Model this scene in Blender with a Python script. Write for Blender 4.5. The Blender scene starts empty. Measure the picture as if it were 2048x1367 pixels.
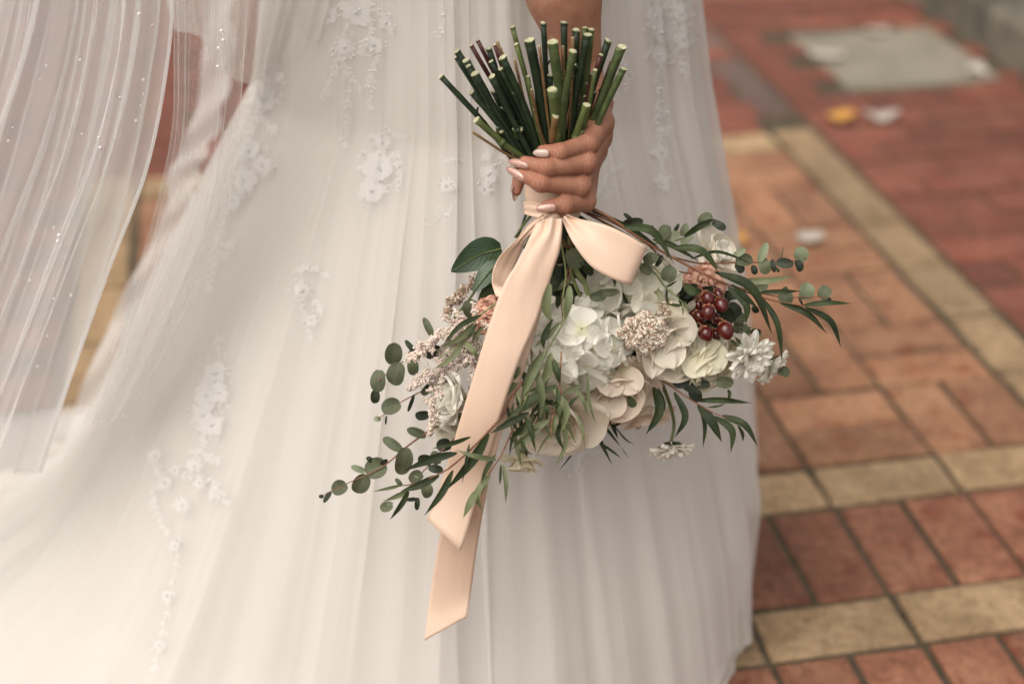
import bpy, math, random
import numpy as np
from mathutils import Vector, Matrix
from mathutils.bvhtree import BVHTree

random.seed(7); rng = np.random.default_rng(7)
SC = bpy.context.scene
COL = SC.collection

# ------------------------------------------------------------------ camera
W0, H0, FPX = 2048.0, 1367.0, 3000.0
CAM_H, PITCH = 1.254, math.radians(29.3)
Fw = np.array([0, math.cos(PITCH), -math.sin(PITCH)])
Rt = np.array([1.0, 0, 0])
Up = np.array([0, math.sin(PITCH), math.cos(PITCH)])
Nn = -Fw
CP = np.array([0, 0, CAM_H])
cam = bpy.data.cameras.new('camera'); camo = bpy.data.objects.new('camera', cam); COL.objects.link(camo)
camo.location = CP; camo.rotation_euler = (math.pi/2 - PITCH, 0, 0)
cam.sensor_width = 36.0; cam.lens = FPX/W0*36.0
cam.clip_start = 0.05; cam.clip_end = 400
cam.dof.use_dof = True; cam.dof.focus_distance = 1.43; cam.dof.aperture_fstop = 2.1
SC.camera = camo

# ------------------------------------------------------------------ sky, sun, exposure
SUN_EL, SUN_AZ = math.radians(57), math.radians(-138)     # azimuth from +Y towards +X
wd = bpy.data.worlds.new('World'); SC.world = wd; wd.use_nodes = True
nt = wd.node_tree; nt.nodes.clear()
sky = nt.nodes.new('ShaderNodeTexSky'); sky.sky_type = 'NISHITA'; sky.sun_disc = False
sky.sun_elevation = SUN_EL; sky.sun_rotation = SUN_AZ; sky.dust_density = 4.0; sky.air_density = 1.0; sky.ozone_density = 1.0
hsv = nt.nodes.new('ShaderNodeHueSaturation'); hsv.inputs['Saturation'].default_value = 0.03
bg = nt.nodes.new('ShaderNodeBackground'); bg.inputs['Strength'].default_value = 0.115
wo_ = nt.nodes.new('ShaderNodeOutputWorld')
nt.links.new(sky.outputs[0], hsv.inputs['Color']); nt.links.new(hsv.outputs[0], bg.inputs[0]); nt.links.new(bg.outputs[0], wo_.inputs[0])
sd = bpy.data.lights.new('sun', 'SUN'); so = bpy.data.objects.new('sun', sd); COL.objects.link(so)
sd.energy = 1.15; sd.angle = math.radians(70); sd.color = (1.0, 0.90, 0.78)
sdir = Vector((math.sin(SUN_AZ)*math.cos(SUN_EL), math.cos(SUN_AZ)*math.cos(SUN_EL), math.sin(SUN_EL)))
so.rotation_euler = sdir.to_track_quat('Z', 'Y').to_euler(); so.location = sdir*8
SC.view_settings.view_transform = 'Standard'; SC.view_settings.look = 'None'
SC.view_settings.exposure = 0.57; SC.view_settings.gamma = 1.0
SC.render.engine = 'CYCLES'
cy = SC.cycles
cy.use_adaptive_sampling = True; cy.adaptive_threshold = .03; cy.use_denoising = True; cy.max_bounces = 5; cy.diffuse_bounces = 2; cy.glossy_bounces = 3
cy.transmission_bounces = 4; cy.transparent_max_bounces = 12; cy.caustics_reflective = False; cy.caustics_refractive = False

# ------------------------------------------------------------------ helpers
def ray(px, py):
    return Fw + Rt*((px-1024)/FPX) + Up*((683.5-py)/FPX)
def at(px, py, d):
    return CP + ray(px, py)*d
def DB(py):                                   # depth of the plane the bouquet hangs in
    return 1.43 + 0.04*(py-350)/550
def B(px, py, off=0.0):
    return at(px, py, DB(py)-off)
S = 1.43/FPX                                  # metres per photograph pixel at the bouquet
def ground(px, py, z=0.0):
    r = ray(px, py); return CP + r*((z-CAM_H)/r[2])
def nrm(v):
    v = np.asarray(v, float); n = np.linalg.norm(v); return v/n if n > 1e-12 else v
def loc(dx, dy, dn):                          # direction: right, up, towards the viewer's side
    return nrm(Rt*dx + Up*dy + Nn*dn)
def cr(pts, n):
    """Catmull-Rom through pts, n samples."""
    p = np.asarray(pts, float)
    if len(p) == 2:
        t = np.linspace(0, 1, n)[:, None]; return p[0]*(1-t)+p[1]*t
    q = np.vstack([2*p[0]-p[1], p, 2*p[-1]-p[-2]])
    s = np.linspace(0, len(p)-1-1e-9, n); i = s.astype(int); t = (s-i)[:, None]
    a, b, c, d = q[i], q[i+1], q[i+2], q[i+3]
    return .5*((2*b)+(-a+c)*t+(2*a-5*b+4*c-d)*t**2+(-a+3*b-3*c+d)*t**3)

WO = {}
def new_obj(name, mesh, parent=None, origin=(0, 0, 0), label=None, cat=None, group=None, kind=None):
    o = bpy.data.objects.new(name, mesh); COL.objects.link(o)
    origin = np.asarray(origin, float); WO[o.name] = origin
    if parent is not None:
        o.parent = parent; o.location = origin-WO[parent.name]
    else:
        o.location = origin
    if label: o['label'] = label
    if cat: o['category'] = cat
    if group: o['group'] = group
    if kind: o['kind'] = kind
    return o
def empty(name, origin, label, cat, group=None):
    o = new_obj(name, None, None, origin, label, cat, group); o.empty_display_size = 0.05
    return o
def mk(name, verts, faces, mats, parent=None, origin=None, smooth=True, mi=None, **kw):
    v = np.asarray(verts, float)
    if origin is None: origin = v.mean(0)
    m = bpy.data.meshes.new(name)
    m.from_pydata((v-origin).tolist(), [], [tuple(int(i) for i in f) for f in faces])
    for x in (mats if isinstance(mats, (list, tuple)) else [mats]): m.materials.append(x)
    if smooth: m.polygons.foreach_set('use_smooth', [True]*len(m.polygons))
    if mi is not None: m.polygons.foreach_set('material_index', np.asarray(mi, dtype=np.int32))
    m.update()
    return new_obj(name, m, parent, origin, **kw)
def place(name, mesh, M, parent, **kw):
    """share mesh data; M is a world matrix"""
    o = bpy.data.objects.new(name, mesh); COL.objects.link(o)
    po = WO[parent.name] if parent is not None else np.zeros(3)
    o.parent = parent
    o.matrix_local = Matrix.Translation(Vector(-po)) @ M
    WO[o.name] = np.array(M.translation)
    for k, x in kw.items(): o[k] = x
    return o
def basis(x, y, z, origin, sx=1, sy=1, sz=1):
    M = Matrix.Identity(4)
    for i in range(3):
        M[i][0] = x[i]*sx; M[i][1] = y[i]*sy; M[i][2] = z[i]*sz; M[i][3] = origin[i]
    return M

class MB:
    def __init__(s): s.v = []; s.f = []; s.m = []
    def n(s): return len(s.v)
    def add(s, v, f, m=0):
        o = len(s.v); s.v.extend([tuple(x) for x in np.asarray(v)]); s.f.extend([tuple(i+o for i in q) for q in f]); s.m.extend([m]*len(f))
    def tube(s, path, rad, seg=7, m=0, cap_m=None, cap0=True, cap1=True, hint=None):
        P = np.asarray(path, float); n = len(P)
        R = np.broadcast_to(np.asarray(rad, float), (n,)) if np.ndim(rad) < 2 else None
        T = np.gradient(P, axis=0); T /= np.linalg.norm(T, axis=1)[:, None]+1e-12
        a = np.array([0, 0, 1.]) if hint is None else np.asarray(hint, float)
        if abs(T[0] @ a) > .9: a = np.array([1., 0, 0])
        vs = []
        x = nrm(np.cross(T[0], a))
        for i in range(n):
            x = nrm(x-T[i]*(x @ T[i])); y = np.cross(T[i], x)
            for k in range(seg):
                an = 2*math.pi*k/seg; vs.append(P[i]+R[i]*(math.cos(an)*x+math.sin(an)*y))
        fs = []
        for i in range(n-1):
            for k in range(seg):
                k2 = (k+1) % seg; fs.append((i*seg+k, i*seg+k2, (i+1)*seg+k2, (i+1)*seg+k))
        o = s.n(); s.add(vs, fs, m)
        cm = m if cap_m is None else cap_m
        if cap0: s.f.append(tuple(o+k for k in range(seg))[::-1]); s.m.append(cm)
        if cap1: s.f.append(tuple(o+(n-1)*seg+k for k in range(seg))); s.m.append(cm)
    def ball(s, c, r, m=0, sq=(1, 1, 1)):
        v, f = ICO; s.add(np.asarray(c)+v*np.asarray(sq)*r, f, m)
    def obj(s, name, mats, parent=None, **kw): return mk(name, s.v, s.f, mats, parent, mi=s.m, **kw)

def ico():
    p = (1+5**.5)/2
    v = np.array([(-1, p, 0), (1, p, 0), (-1, -p, 0), (1, -p, 0), (0, -1, p), (0, 1, p), (0, -1, -p), (0, 1, -p), (p, 0, -1), (p, 0, 1), (-p, 0, -1), (-p, 0, 1)], float)
    v /= np.linalg.norm(v[0])
    f = [(0, 11, 5), (0, 5, 1), (0, 1, 7), (0, 7, 10), (0, 10, 11), (1, 5, 9), (5, 11, 4), (11, 10, 2), (10, 7, 6), (7, 1, 8), (3, 9, 4), (3, 4, 2), (3, 2, 6), (3, 6, 8), (3, 8, 9), (4, 9, 5), (2, 4, 11), (6, 2, 10), (8, 6, 7), (9, 8, 1)]
    return v, f
ICO = ico()

# ------------------------------------------------------------------ materials
def mat(name): 
    m = bpy.data.materials.new(name); m.use_nodes = True; t = m.node_tree; t.nodes.clear(); return m, t
def nd(t, ty, **kw):
    n = t.nodes.new(ty)
    for k, v in kw.items(): setattr(n, k, v)
    return n
def ramp(t, fac, stops):
    r = nd(t, 'ShaderNodeValToRGB'); e = r.color_ramp.elements
    while len(e) < len(stops): e.new(.5)
    for i, (p, c) in enumerate(stops): e[i].position = p; e[i].color = (*c, 1)
    t.links.new(fac, r.inputs[0]); return r.outputs[0]
def noise(t, scale, detail=3, vec=None, rough=.55):
    n = nd(t, 'ShaderNodeTexNoise'); n.inputs['Scale'].default_value = scale; n.inputs['Detail'].default_value = detail; n.inputs['Roughness'].default_value = rough
    if vec is not None: t.links.new(vec, n.inputs['Vector'])
    return n.outputs['Fac']
def out(t, sh):
    o = nd(t, 'ShaderNodeOutputMaterial'); t.links.new(sh, o.inputs[0])
def bump(t, h, strength, dist):
    b = nd(t, 'ShaderNodeBump'); b.inputs['Strength'].default_value = strength; b.inputs['Distance'].default_value = dist
    t.links.new(h, b.inputs['Height']); return b.outputs[0]
def mixc(t, fac, a, b, mode='MIX'):
    x = nd(t, 'ShaderNodeMix', data_type='RGBA', blend_type=mode)
    if isinstance(fac, (int, float)): x.inputs[0].default_value = fac
    else: t.links.new(fac, x.inputs[0])
    for i, c in ((6, a), (7, b)):
        if isinstance(c, tuple): x.inputs[i].default_value = (*c, 1)
        else: t.links.new(c, x.inputs[i])
    return x.outputs[2]
def math_(t, op, a, b=None):
    x = nd(t, 'ShaderNodeMath', operation=op)
    for i, c in ((0, a), (1, b)):
        if c is None: continue
        if isinstance(c, (int, float)): x.inputs[i].default_value = c
        else: t.links.new(c, x.inputs[i])
    return x.outputs[0]

def organic(name, c1, c2, rough=.5, transl=.25, nscale=60, bstr=.15, veins=0, spec=.4, var=.25, coat=0, streak=False):
    """leaf and petal stuff: noise-mottled colour, per-object shade, a little light passing through"""
    m, t = mat(name)
    tc = nd(t, 'ShaderNodeTexCoord').outputs['Object']
    col = ramp(t, noise(t, nscale, 4, tc), [(.3, c1), (.7, c2)])
    oi = nd(t, 'ShaderNodeObjectInfo').outputs['Random']
    v = math_(t, 'MULTIPLY_ADD', oi, 2*var); t.nodes[-1].inputs[2].default_value = 1-var
    h = nd(t, 'ShaderNodeHueSaturation'); t.links.new(v, h.inputs['Value']); t.links.new(col, h.inputs['Color']); col = h.outputs[0]
    p = nd(t, 'ShaderNodeBsdfPrincipled'); t.links.new(col, p.inputs['Base Color']); p.inputs['Roughness'].default_value = rough
    p.inputs['Specular IOR Level'].default_value = spec; p.inputs['Coat Weight'].default_value = coat
    hgt = noise(t, nscale*3, 3, tc)
    if veins:                                                                    # midrib and side veins
        sx = nd(t, 'ShaderNodeSeparateXYZ'); t.links.new(nd(t, 'ShaderNodeUVMap').outputs[0], sx.inputs[0])
        ax = math_(t, 'ABSOLUTE', math_(t, 'SUBTRACT', sx.outputs[0], .5))
        rib = math_(t, 'SUBTRACT', 1.0, math_(t, 'MULTIPLY', ax, 22)); t.nodes[-1].use_clamp = True
        sv = math_(t, 'SINE', math_(t, 'SUBTRACT', math_(t, 'MULTIPLY', sx.outputs[1], 46), math_(t, 'MULTIPLY', ax, 38)))
        sv = math_(t, 'POWER', math_(t, 'MAXIMUM', sv, 0.0), 8)
        vn = math_(t, 'MAXIMUM', rib, math_(t, 'MULTIPLY', sv, .35))
        hh_ = nd(t, 'ShaderNodeHueSaturation'); hh_.inputs['Value'].default_value = veins; t.links.new(col, hh_.inputs['Color'])
        col = mixc(t, math_(t, 'MULTIPLY', vn, .7), col, hh_.outputs[0]); t.links.new(col, p.inputs['Base Color'])
        hgt = math_(t, 'ADD', math_(t, 'MULTIPLY', vn, -1.0), math_(t, 'MULTIPLY', hgt, .5))
    if streak:                                                                   # fine lengthwise veins of a petal
        mp = nd(t, 'ShaderNodeMapping'); mp.inputs['Scale'].default_value = (46, 2.5, 10); t.links.new(tc, mp.inputs[0])
        hgt = noise(t, 1.0, 3, mp.outputs[0])
        sy = nd(t, 'ShaderNodeSeparateXYZ'); t.links.new(tc, sy.inputs[0])
        gr = math_(t, 'SUBTRACT', 1.0, math_(t, 'MULTIPLY', sy.outputs[1], 2.4)); t.nodes[-1].use_clamp = True     # greener claw
        col = mixc(t, gr, col, (.93, .96, .70), 'MULTIPLY')
        col = mixc(t, math_(t, 'MULTIPLY', hgt, .35), col, (.90, .86, .80), 'MULTIPLY'); t.links.new(col, p.inputs['Base Color'])
    t.links.new(bump(t, hgt, bstr, .0004 if streak else .001), p.inputs['Normal'])
    if transl > 0:
        tr = nd(t, 'ShaderNodeBsdfTranslucent'); t.links.new(col, tr.inputs[0])
        mx = nd(t, 'ShaderNodeMixShader'); mx.inputs[0].default_value = transl
        t.links.new(p.outputs[0], mx.inputs[1]); t.links.new(tr.outputs[0], mx.inputs[2]); out(t, mx.outputs[0])
    else: out(t, p.outputs[0])
    return m

def cloth(name, col, fac, streak=.25, rough=.9, freq=(260, 4), trans=.4):
    """net fabric: threads with see-through gaps; fac = share of thread, None = closed cloth"""
    m, t = mat(name)
    uv = nd(t, 'ShaderNodeUVMap').outputs[0]
    mp = nd(t, 'ShaderNodeMapping'); mp.inputs['Scale'].default_value = (freq[0], freq[1], 1); t.links.new(uv, mp.inputs[0])
    n1 = noise(t, 1.0, 2, mp.outputs[0], .6)
    c = mixc(t, n1, tuple(x*(1-.05) for x in col), tuple(min(1, x*1.03) for x in col))
    d = nd(t, 'ShaderNodeBsdfDiffuse'); t.links.new(c, d.inputs[0])
    t.links.new(bump(t, n1, .16, .002), d.inputs['Normal'])
    tr = nd(t, 'ShaderNodeBsdfTranslucent'); t.links.new(c, tr.inputs[0])
    mx = nd(t, 'ShaderNodeMixShader'); mx.inputs[0].default_value = trans
    t.links.new(d.outputs[0], mx.inputs[1]); t.links.new(tr.outputs[0], mx.inputs[2]); sh = mx.outputs[0]
    if fac is not None:
        tp = nd(t, 'ShaderNodeBsdfTransparent')
        m2 = nd(t, 'ShaderNodeMixShader'); m2.inputs[0].default_value = fac; t.links.new(tp.outputs[0], m2.inputs[1]); t.links.new(sh, m2.inputs[2]); sh = m2.outputs[0]
    out(t, sh); return m

def simple(name, c1, c2, rough=.6, nscale=40, bstr=.2, spec=.4, sss=0, coat=0, var=0.0, metal=0, bdist=.001):
    m, t = mat(name)
    tc = nd(t, 'ShaderNodeTexCoord').outputs['Object']
    n = noise(t, nscale, 5, tc)
    col = ramp(t, n, [(.3, c1), (.7, c2)])
    if var:
        oi = nd(t, 'ShaderNodeObjectInfo').outputs['Random']
        v = math_(t, 'MULTIPLY_ADD', oi, 2*var); t.nodes[-1].inputs[2].default_value = 1-var
        h = nd(t, 'ShaderNodeHueSaturation'); t.links.new(v, h.inputs['Value']); t.links.new(col, h.inputs['Color']); col = h.outputs[0]
    p = nd(t, 'ShaderNodeBsdfPrincipled'); t.links.new(col, p.inputs['Base Color'])
    p.inputs['Roughness'].default_value = rough; p.inputs['Specular IOR Level'].default_value = spec
    p.inputs['Coat Weight'].default_value = coat; p.inputs['Coat Roughness'].default_value = .08; p.inputs['Metallic'].default_value = metal
    if sss:
        p.inputs['Subsurface Weight'].default_value = sss; p.inputs['Subsurface Radius'].default_value = (1, .35, .2); p.inputs['Subsurface Scale'].default_value = .006
    t.links.new(bump(t, noise(t, nscale*3, 4, tc), bstr, bdist), p.inputs['Normal'])
    out(t, p.outputs[0]); return m

def brick_mat(name, stops, spot):
    m, t = mat(name)
    geo = nd(t, 'ShaderNodeNewGeometry').outputs['Position']
    oi = nd(t, 'ShaderNodeObjectInfo').outputs['Random']
    n = noise(t, 9, 6, geo, .65)
    col = ramp(t, n, stops)
    n2 = noise(t, 17, 4, geo)
    f2 = ramp(t, n2, [(.55, (0, 0, 0)), (.72, (1, 1, 1))])
    col = mixc(t, math_(t, 'MULTIPLY', f2, .9), col, spot)
    n3 = noise(t, 320, 2, geo)
    col = mixc(t, .6, col, ramp(t, n3, [(.3, (.25, .25, .25)), (.65, (1.15, 1.15, 1.15))]), 'MULTIPLY')
    col = mixc(t, .55, col, ramp(t, noise(t, 60, 4, geo), [(.32, (.45, .42, .4)), (.6, (1.1, 1.1, 1.1))]), 'MULTIPLY')
    v = math_(t, 'MULTIPLY_ADD', oi, .5); t.nodes[-1].inputs[2].default_value = .78
    h = nd(t, 'ShaderNodeHueSaturation'); t.links.new(v, h.inputs['Value']); t.links.new(col, h.inputs['Color'])
    p = nd(t, 'ShaderNodeBsdfPrincipled'); t.links.new(h.outputs[0], p.inputs['Base Color']); p.inputs['Roughness'].default_value = .8
    t.links.new(bump(t, n3, .5, .002), p.inputs['Normal']); out(t, p.outputs[0]); return m

M = {}
M['brick_red'] = brick_mat('brick_red', [(.3, (.17, .062, .034)), (.52, (.27, .108, .058)), (.72, (.35, .165, .092))], (.17, .036, .014))
M['brick_yellow'] = brick_mat('brick_yellow', [(.3, (.30, .19, .095)), (.6, (.45, .30, .165)), (.8, (.52, .36, .21))], (.24, .145, .068))
M['brick_orange'] = brick_mat('brick_orange', [(.3, (.25, .108, .055)), (.52, (.37, .178, .092)), (.72, (.44, .235, .132))], (.24, .066, .026))
M['brick_brown'] = brick_mat('brick_brown', [(.3, (.15, .046, .028)), (.55, (.24, .078, .046)), (.75, (.29, .105, .064))], (.27, .052, .024))
M['brick_dark'] = brick_mat('brick_dark', [(.3, (.14, .09, .075)), (.55, (.20, .12, .095)), (.75, (.24, .15, .12))], (.12, .10, .10))
M['joint'] = simple('joint_sand', (.045, .036, .02), (.10, .075, .045), .95, 30, .6)
M['slab'] = simple('slab_concrete', (.20, .172, .125), (.28, .245, .185), .85, 12, .4)
M['kerb'] = simple('kerb_stone', (.02, .019, .014), (.24, .21, .16), .9, 5, .6)
M['skirt'] = cloth('skirt_lining', (.76, .705, .645), None, freq=(40, 1.5), trans=.15)
M['tulle'] = cloth('tulle', (.88, .842, .80), .55, .22, freq=(260, 2.2), trans=.45)
M['tulle2'] = cloth('tulle_outer', (.88, .85, .82), .30, .22, freq=(300, 2.5))
M['veil_thin'] = cloth('veil_net_single', (.94, .92, .89), .27, .1, freq=(90, 2), trans=.65)
M['veil'] = cloth('veil_net', (.94, .92, .895), .44, .10, freq=(90, 2), trans=.62)
M['trim'] = cloth('veil_trim', (.88, .85, .82), .60, .15, freq=(60, 30))
M['lace'] = cloth('lace_thread', (.92, .89, .855), .60, .1, freq=(1, 1), trans=.35)
M['pearl'] = simple('pearl', (.85, .83, .8), (.95, .93, .9), .15, 40, 0, .8, coat=.6)
M['satin'] = None
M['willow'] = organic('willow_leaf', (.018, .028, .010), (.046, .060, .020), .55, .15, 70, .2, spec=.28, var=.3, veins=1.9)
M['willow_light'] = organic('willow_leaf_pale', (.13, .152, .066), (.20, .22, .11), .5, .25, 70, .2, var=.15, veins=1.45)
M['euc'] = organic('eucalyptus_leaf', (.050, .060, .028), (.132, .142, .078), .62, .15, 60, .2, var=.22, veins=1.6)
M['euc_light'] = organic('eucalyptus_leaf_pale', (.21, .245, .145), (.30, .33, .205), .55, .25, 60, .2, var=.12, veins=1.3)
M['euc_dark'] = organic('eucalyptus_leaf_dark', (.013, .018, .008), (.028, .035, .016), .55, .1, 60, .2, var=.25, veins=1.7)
M['leaf_glossy'] = organic('broad_leaf', (.012, .034, .010), (.036, .075, .020), .35, .1, 35, .5, var=.1, spec=.6, veins=2.0)
M['twig'] = organic('twig_red', (.16, .055, .03), (.26, .12, .055), .5, 0, 120, .3, var=.2)
M['twig_green'] = organic('twig_green', (.13, .17, .05), (.25, .28, .11), .45, 0, 120, .3, var=.2)
M['stem_a'] = organic('stem_dark_green', (.008, .016, .007), (.024, .040, .014), .55, 0, 90, .25, var=.3)
M['stem_b'] = organic('stem_olive', (.06, .08, .02), (.125, .145, .045), .5, 0, 90, .25, var=.25)
M['stem_c'] = organic('stem_red', (.05, .012, .012), (.10, .03, .022), .4, 0, 90, .25, var=.25)
M['stem_d'] = organic('stem_brown', (.12, .06, .025), (.22, .13, .05), .5, 0, 90, .3, var=.25)
M['stem_e'] = organic('stem_bright', (.034, .050, .014), (.078, .096, .032), .58, 0, 90, .25, var=.2)
M['cut'] = organic('cut_end', (.26, .26, .13), (.52, .49, .33), .85, 0, 260, .5, var=.25)
M['white'] = organic('petal_white', (.93, .895, .79), (.97, .945, .87), .55, .42, 50, .25, spec=.25, var=.05, streak=True)
M['ivory'] = organic('petal_ivory', (.85, .81, .67), (.93, .90, .79), .55, .42, 50, .25, spec=.25, var=.07, streak=True)
M['cream'] = organic('petal_cream', (.90, .81, .66), (.95, .89, .78), .55, .42, 40, .25, spec=.25, var=.06, streak=True)
M['blush'] = organic('petal_blush', (.87, .71, .57), (.93, .82, .70), .55, .42, 40, .25, spec=.25, var=.08, streak=True)
M['peach'] = organic('petal_peach', (.76, .40, .28), (.88, .56, .42), .55, .3, 40, .25, spec=.25, var=.12, streak=True)
M['yellow'] = organic('petal_yellow', (.88, .81, .58), (.93, .88, .72), .55, .32, 30, .25, spec=.25, var=.1, streak=True)
M['wine'] = organic('petal_wine', (.05, .006, .008), (.11, .015, .016), .45, .15, 40, .25, var=.2)
M['bead_a'] = organic('yarrow_cream', (.70, .58, .46), (.85, .75, .64), .7, .1, 300, .2, var=.1)
M['bead_b'] = organic('yarrow_tan', (.36, .23, .15), (.54, .39, .28), .7, .1, 300, .2, var=.1)
M['ast_a'] = organic('astilbe_pink', (.82, .62, .54), (.92, .78, .70), .7, .2, 300, .2, var=.1)
M['ast_b'] = organic('astilbe_cream', (.72, .62, .46), (.85, .77, .62), .7, .2, 300, .2, var=.1)
M['fall_white'] = organic('fallen_petal', (.46, .39, .32), (.56, .49, .42), .7, .1, 30, .2, var=.1)
M['fall_orange'] = organic('fallen_leaf', (.55, .26, .05), (.66, .36, .09), .7, .1, 30, .2, var=.1)
def satin():
    m, t = mat('satin_ribbon')
    tc = nd(t, 'ShaderNodeTexCoord').outputs['Object']
    col = ramp(t, noise(t, 18, 2, tc), [(.3, (.79, .55, .40)), (.7, (.83, .60, .45))])
    p = nd(t, 'ShaderNodeBsdfPrincipled'); t.links.new(col, p.inputs['Base Color'])
    p.inputs['Roughness'].default_value = .42; p.inputs['Specular IOR Level'].default_value = .5
    p.inputs['Sheen Weight'].default_value = .25; p.inputs['Sheen Roughness'].default_value = .3; p.inputs['Sheen Tint'].default_value = (1, .9, .82, 1)
    mp = nd(t, 'ShaderNodeMapping'); mp.inputs['Scale'].default_value = (60, 14, 14); mp.inputs['Rotation'].default_value = (0, .45, 0); t.links.new(tc, mp.inputs[0])
    t.links.new(bump(t, noise(t, 1, 3, mp.outputs[0]), .35, .003), p.inputs['Normal'])
    p.inputs['Anisotropic'].default_value = .4
    tr = nd(t, 'ShaderNodeBsdfTranslucent'); t.links.new(col, tr.inputs[0])
    mx = nd(t, 'ShaderNodeMixShader'); mx.inputs[0].default_value = .12
    t.links.new(p.outputs[0], mx.inputs[1]); t.links.new(tr.outputs[0], mx.inputs[2]); out(t, mx.outputs[0]); return m
M['satin'] = satin()
def berry():
    m, t = mat('berry_skin')
    tc = nd(t, 'ShaderNodeTexCoord').outputs['Object']
    n = noise(t, 60, 2, tc)
    col = ramp(t, n, [(.35, (.032, .002, .002)), (.6, (.10, .006, .004)), (.8, (.18, .035, .008))])
    p = nd(t, 'ShaderNodeBsdfPrincipled'); t.links.new(col, p.inputs['Base Color']); p.inputs['Roughness'].default_value = .16; p.inputs['Coat Weight'].default_value = .4
    out(t, p.outputs[0]); return m
M['berry'] = berry()
def skin():
    m, t = mat('skin')
    tc = nd(t, 'ShaderNodeTexCoord').outputs['Object']
    n = noise(t, 55, 6, tc, .65)
    col = ramp(t, n, [(.25, (.27, .115, .068)), (.5, (.345, .160, .098)), (.75, (.42, .21, .135))])
    at1 = nd(t, 'ShaderNodeAttribute'); at1.attribute_name = 'knuckle'
    at2 = nd(t, 'ShaderNodeAttribute'); at2.attribute_name = 'rosy'
    col = mixc(t, math_(t, 'MULTIPLY', at2.outputs['Fac'], .6), col, (.40, .125, .085))
    w = nd(t, 'ShaderNodeTexWave', wave_type='BANDS', bands_direction='X'); w.inputs['Scale'].default_value = 120; w.inputs['Distortion'].default_value = 9; w.inputs['Detail'].default_value = 2; w.inputs['Detail Scale'].default_value = 1.2
    t.links.new(tc, w.inputs[0])
    hh = math_(t, 'MULTIPLY', w.outputs['Fac'], at1.outputs['Fac'])
    hh = math_(t, 'ADD', hh, math_(t, 'MULTIPLY', noise(t, 600, 4, tc), .5))
    p = nd(t, 'ShaderNodeBsdfPrincipled'); t.links.new(col, p.inputs['Base Color']); p.inputs['Roughness'].default_value = .52; p.inputs['Specular IOR Level'].default_value = .3
    p.inputs['Subsurface Weight'].default_value = .25; p.inputs['Subsurface Radius'].default_value = (1, .3, .18); p.inputs['Subsurface Scale'].default_value = .005
    t.links.new(bump(t, hh, .60, .0013), p.inputs['Normal']); out(t, p.outputs[0]); return m
M['skin'] = skin()
def nail():
    m, t = mat('nail_polish')
    tc = nd(t, 'ShaderNodeTexCoord').outputs['Object']
    vo = nd(t, 'ShaderNodeTexVoronoi'); vo.inputs['Scale'].default_value = 900; t.links.new(tc, vo.inputs[0])
    col = ramp(t, vo.outputs['Color'], [(.25, (.40, .20, .15)), (.8, (.56, .34, .27))])
    p = nd(t, 'ShaderNodeBsdfPrincipled'); t.links.new(col, p.inputs['Base Color']); p.inputs['Roughness'].default_value = .22
    p.inputs['Coat Weight'].default_value = .7; p.inputs['Coat Roughness'].default_value = .05; p.inputs['Metallic'].default_value = .15
    out(t, p.outputs[0]); return m
M['nail'] = nail()
M['nail_pale'] = simple('nail_pale', (.48, .34, .28), (.57, .43, .36), .25, 60, 0, .5, coat=.6)

# ================================================================== the pavement
YAW = math.radians(11.0); OU, OV = .518, 1.464
cyw, syw = math.cos(YAW), math.sin(YAW)
def uv2w(u, v, z=0.0): return np.array([OU+cyw*u-syw*v, OV+syw*u+cyw*v, z])
def project(P):
    r = np.asarray(P)-CP; d = r @ Fw
    return 1024+FPX*(r @ Rt)/d, 683.5-FPX*(r @ Up)/d, d
g = 60.0
pave = mk('pavement', [(-g, -g, -.007), (g, -g, -.007), (g, g, -.007), (-g, g, -.007)], [(0, 1, 2, 3)], M['joint'], origin=(0, 0, -.007), smooth=False, kind='structure')
def brick_mesh(name, L, Wd, mt, e=.004, wear=0.0):
    a, b, h = L/2, Wd/2, .06; v = []
    for z, i in ((-h, 0), (-e, 0), (-e*.3, e*.45), (0, e*1.3)):
        v += [(-a+i, -b+i, z), (a-i, -b+i, z), (a-i, b-i, z), (-a+i, b-i, z)]
    f = [(12, 13, 14, 15)]
    for k in range(3):
        for j in range(4): f.append((4*k+j, 4*k+(j+1) % 4, 4*k+4+(j+1) % 4, 4*k+4+j))
    if wear: v = [(x+rb_.uniform(-wear, wear)*(1 if z > -h else 0), y+rb_.uniform(-wear, wear)*(1 if z > -h else 0), z+(rb_.uniform(-wear, 0)*.6 if -h < z < 0 else 0)) for x, y, z in v]
    m = bpy.data.meshes.new(name); m.from_pydata(v, [], f); m.materials.append(mt); return m
rb_ = random.Random(5)
J = .0085
BM = {k: brick_mesh('brick', .2-J, .1-J, M['brick_'+k]) for k in ('red', 'yellow', 'brown', 'dark', 'orange')}
BV = {k: [brick_mesh('brick', .2-J, .1-J, M['brick_'+k], rb_.uniform(.003, .006), .0022) for _ in range(7)] for k in BM}
BM['half'] = brick_mesh('brick', .1-J, .1-J, M['brick_brown'])
blist = []                                     # (u, v, turned, colour)
def rowu(u0, u1, v, colr, ph=0.0):             # stretchers along u
    n0 = math.floor((u0-ph)/.2); u = n0*.2+ph
    while u < u1-.01:
        if u >= u0-.011: blist.append((u+.1, v+.05, 0, colr))
        u += .2
def solv(u0, u1, v, colr):                     # bricks turned along v
    u = u0
    while u < u1-.01: blist.append((u+.05, v+.1, 1, colr)); u += .1
UL, UR = -2.4, 2.4
for v in (-.6, -.4, -.2): solv(UL, 1.1, v, 'red')
rowu(UL, 1.1, 0, 'yellow'); solv(UL, 1.1, .1, 'red'); rowu(UL, 1.1, .3, 'yellow')
UB0, UB1 = -1.0, .4
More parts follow.
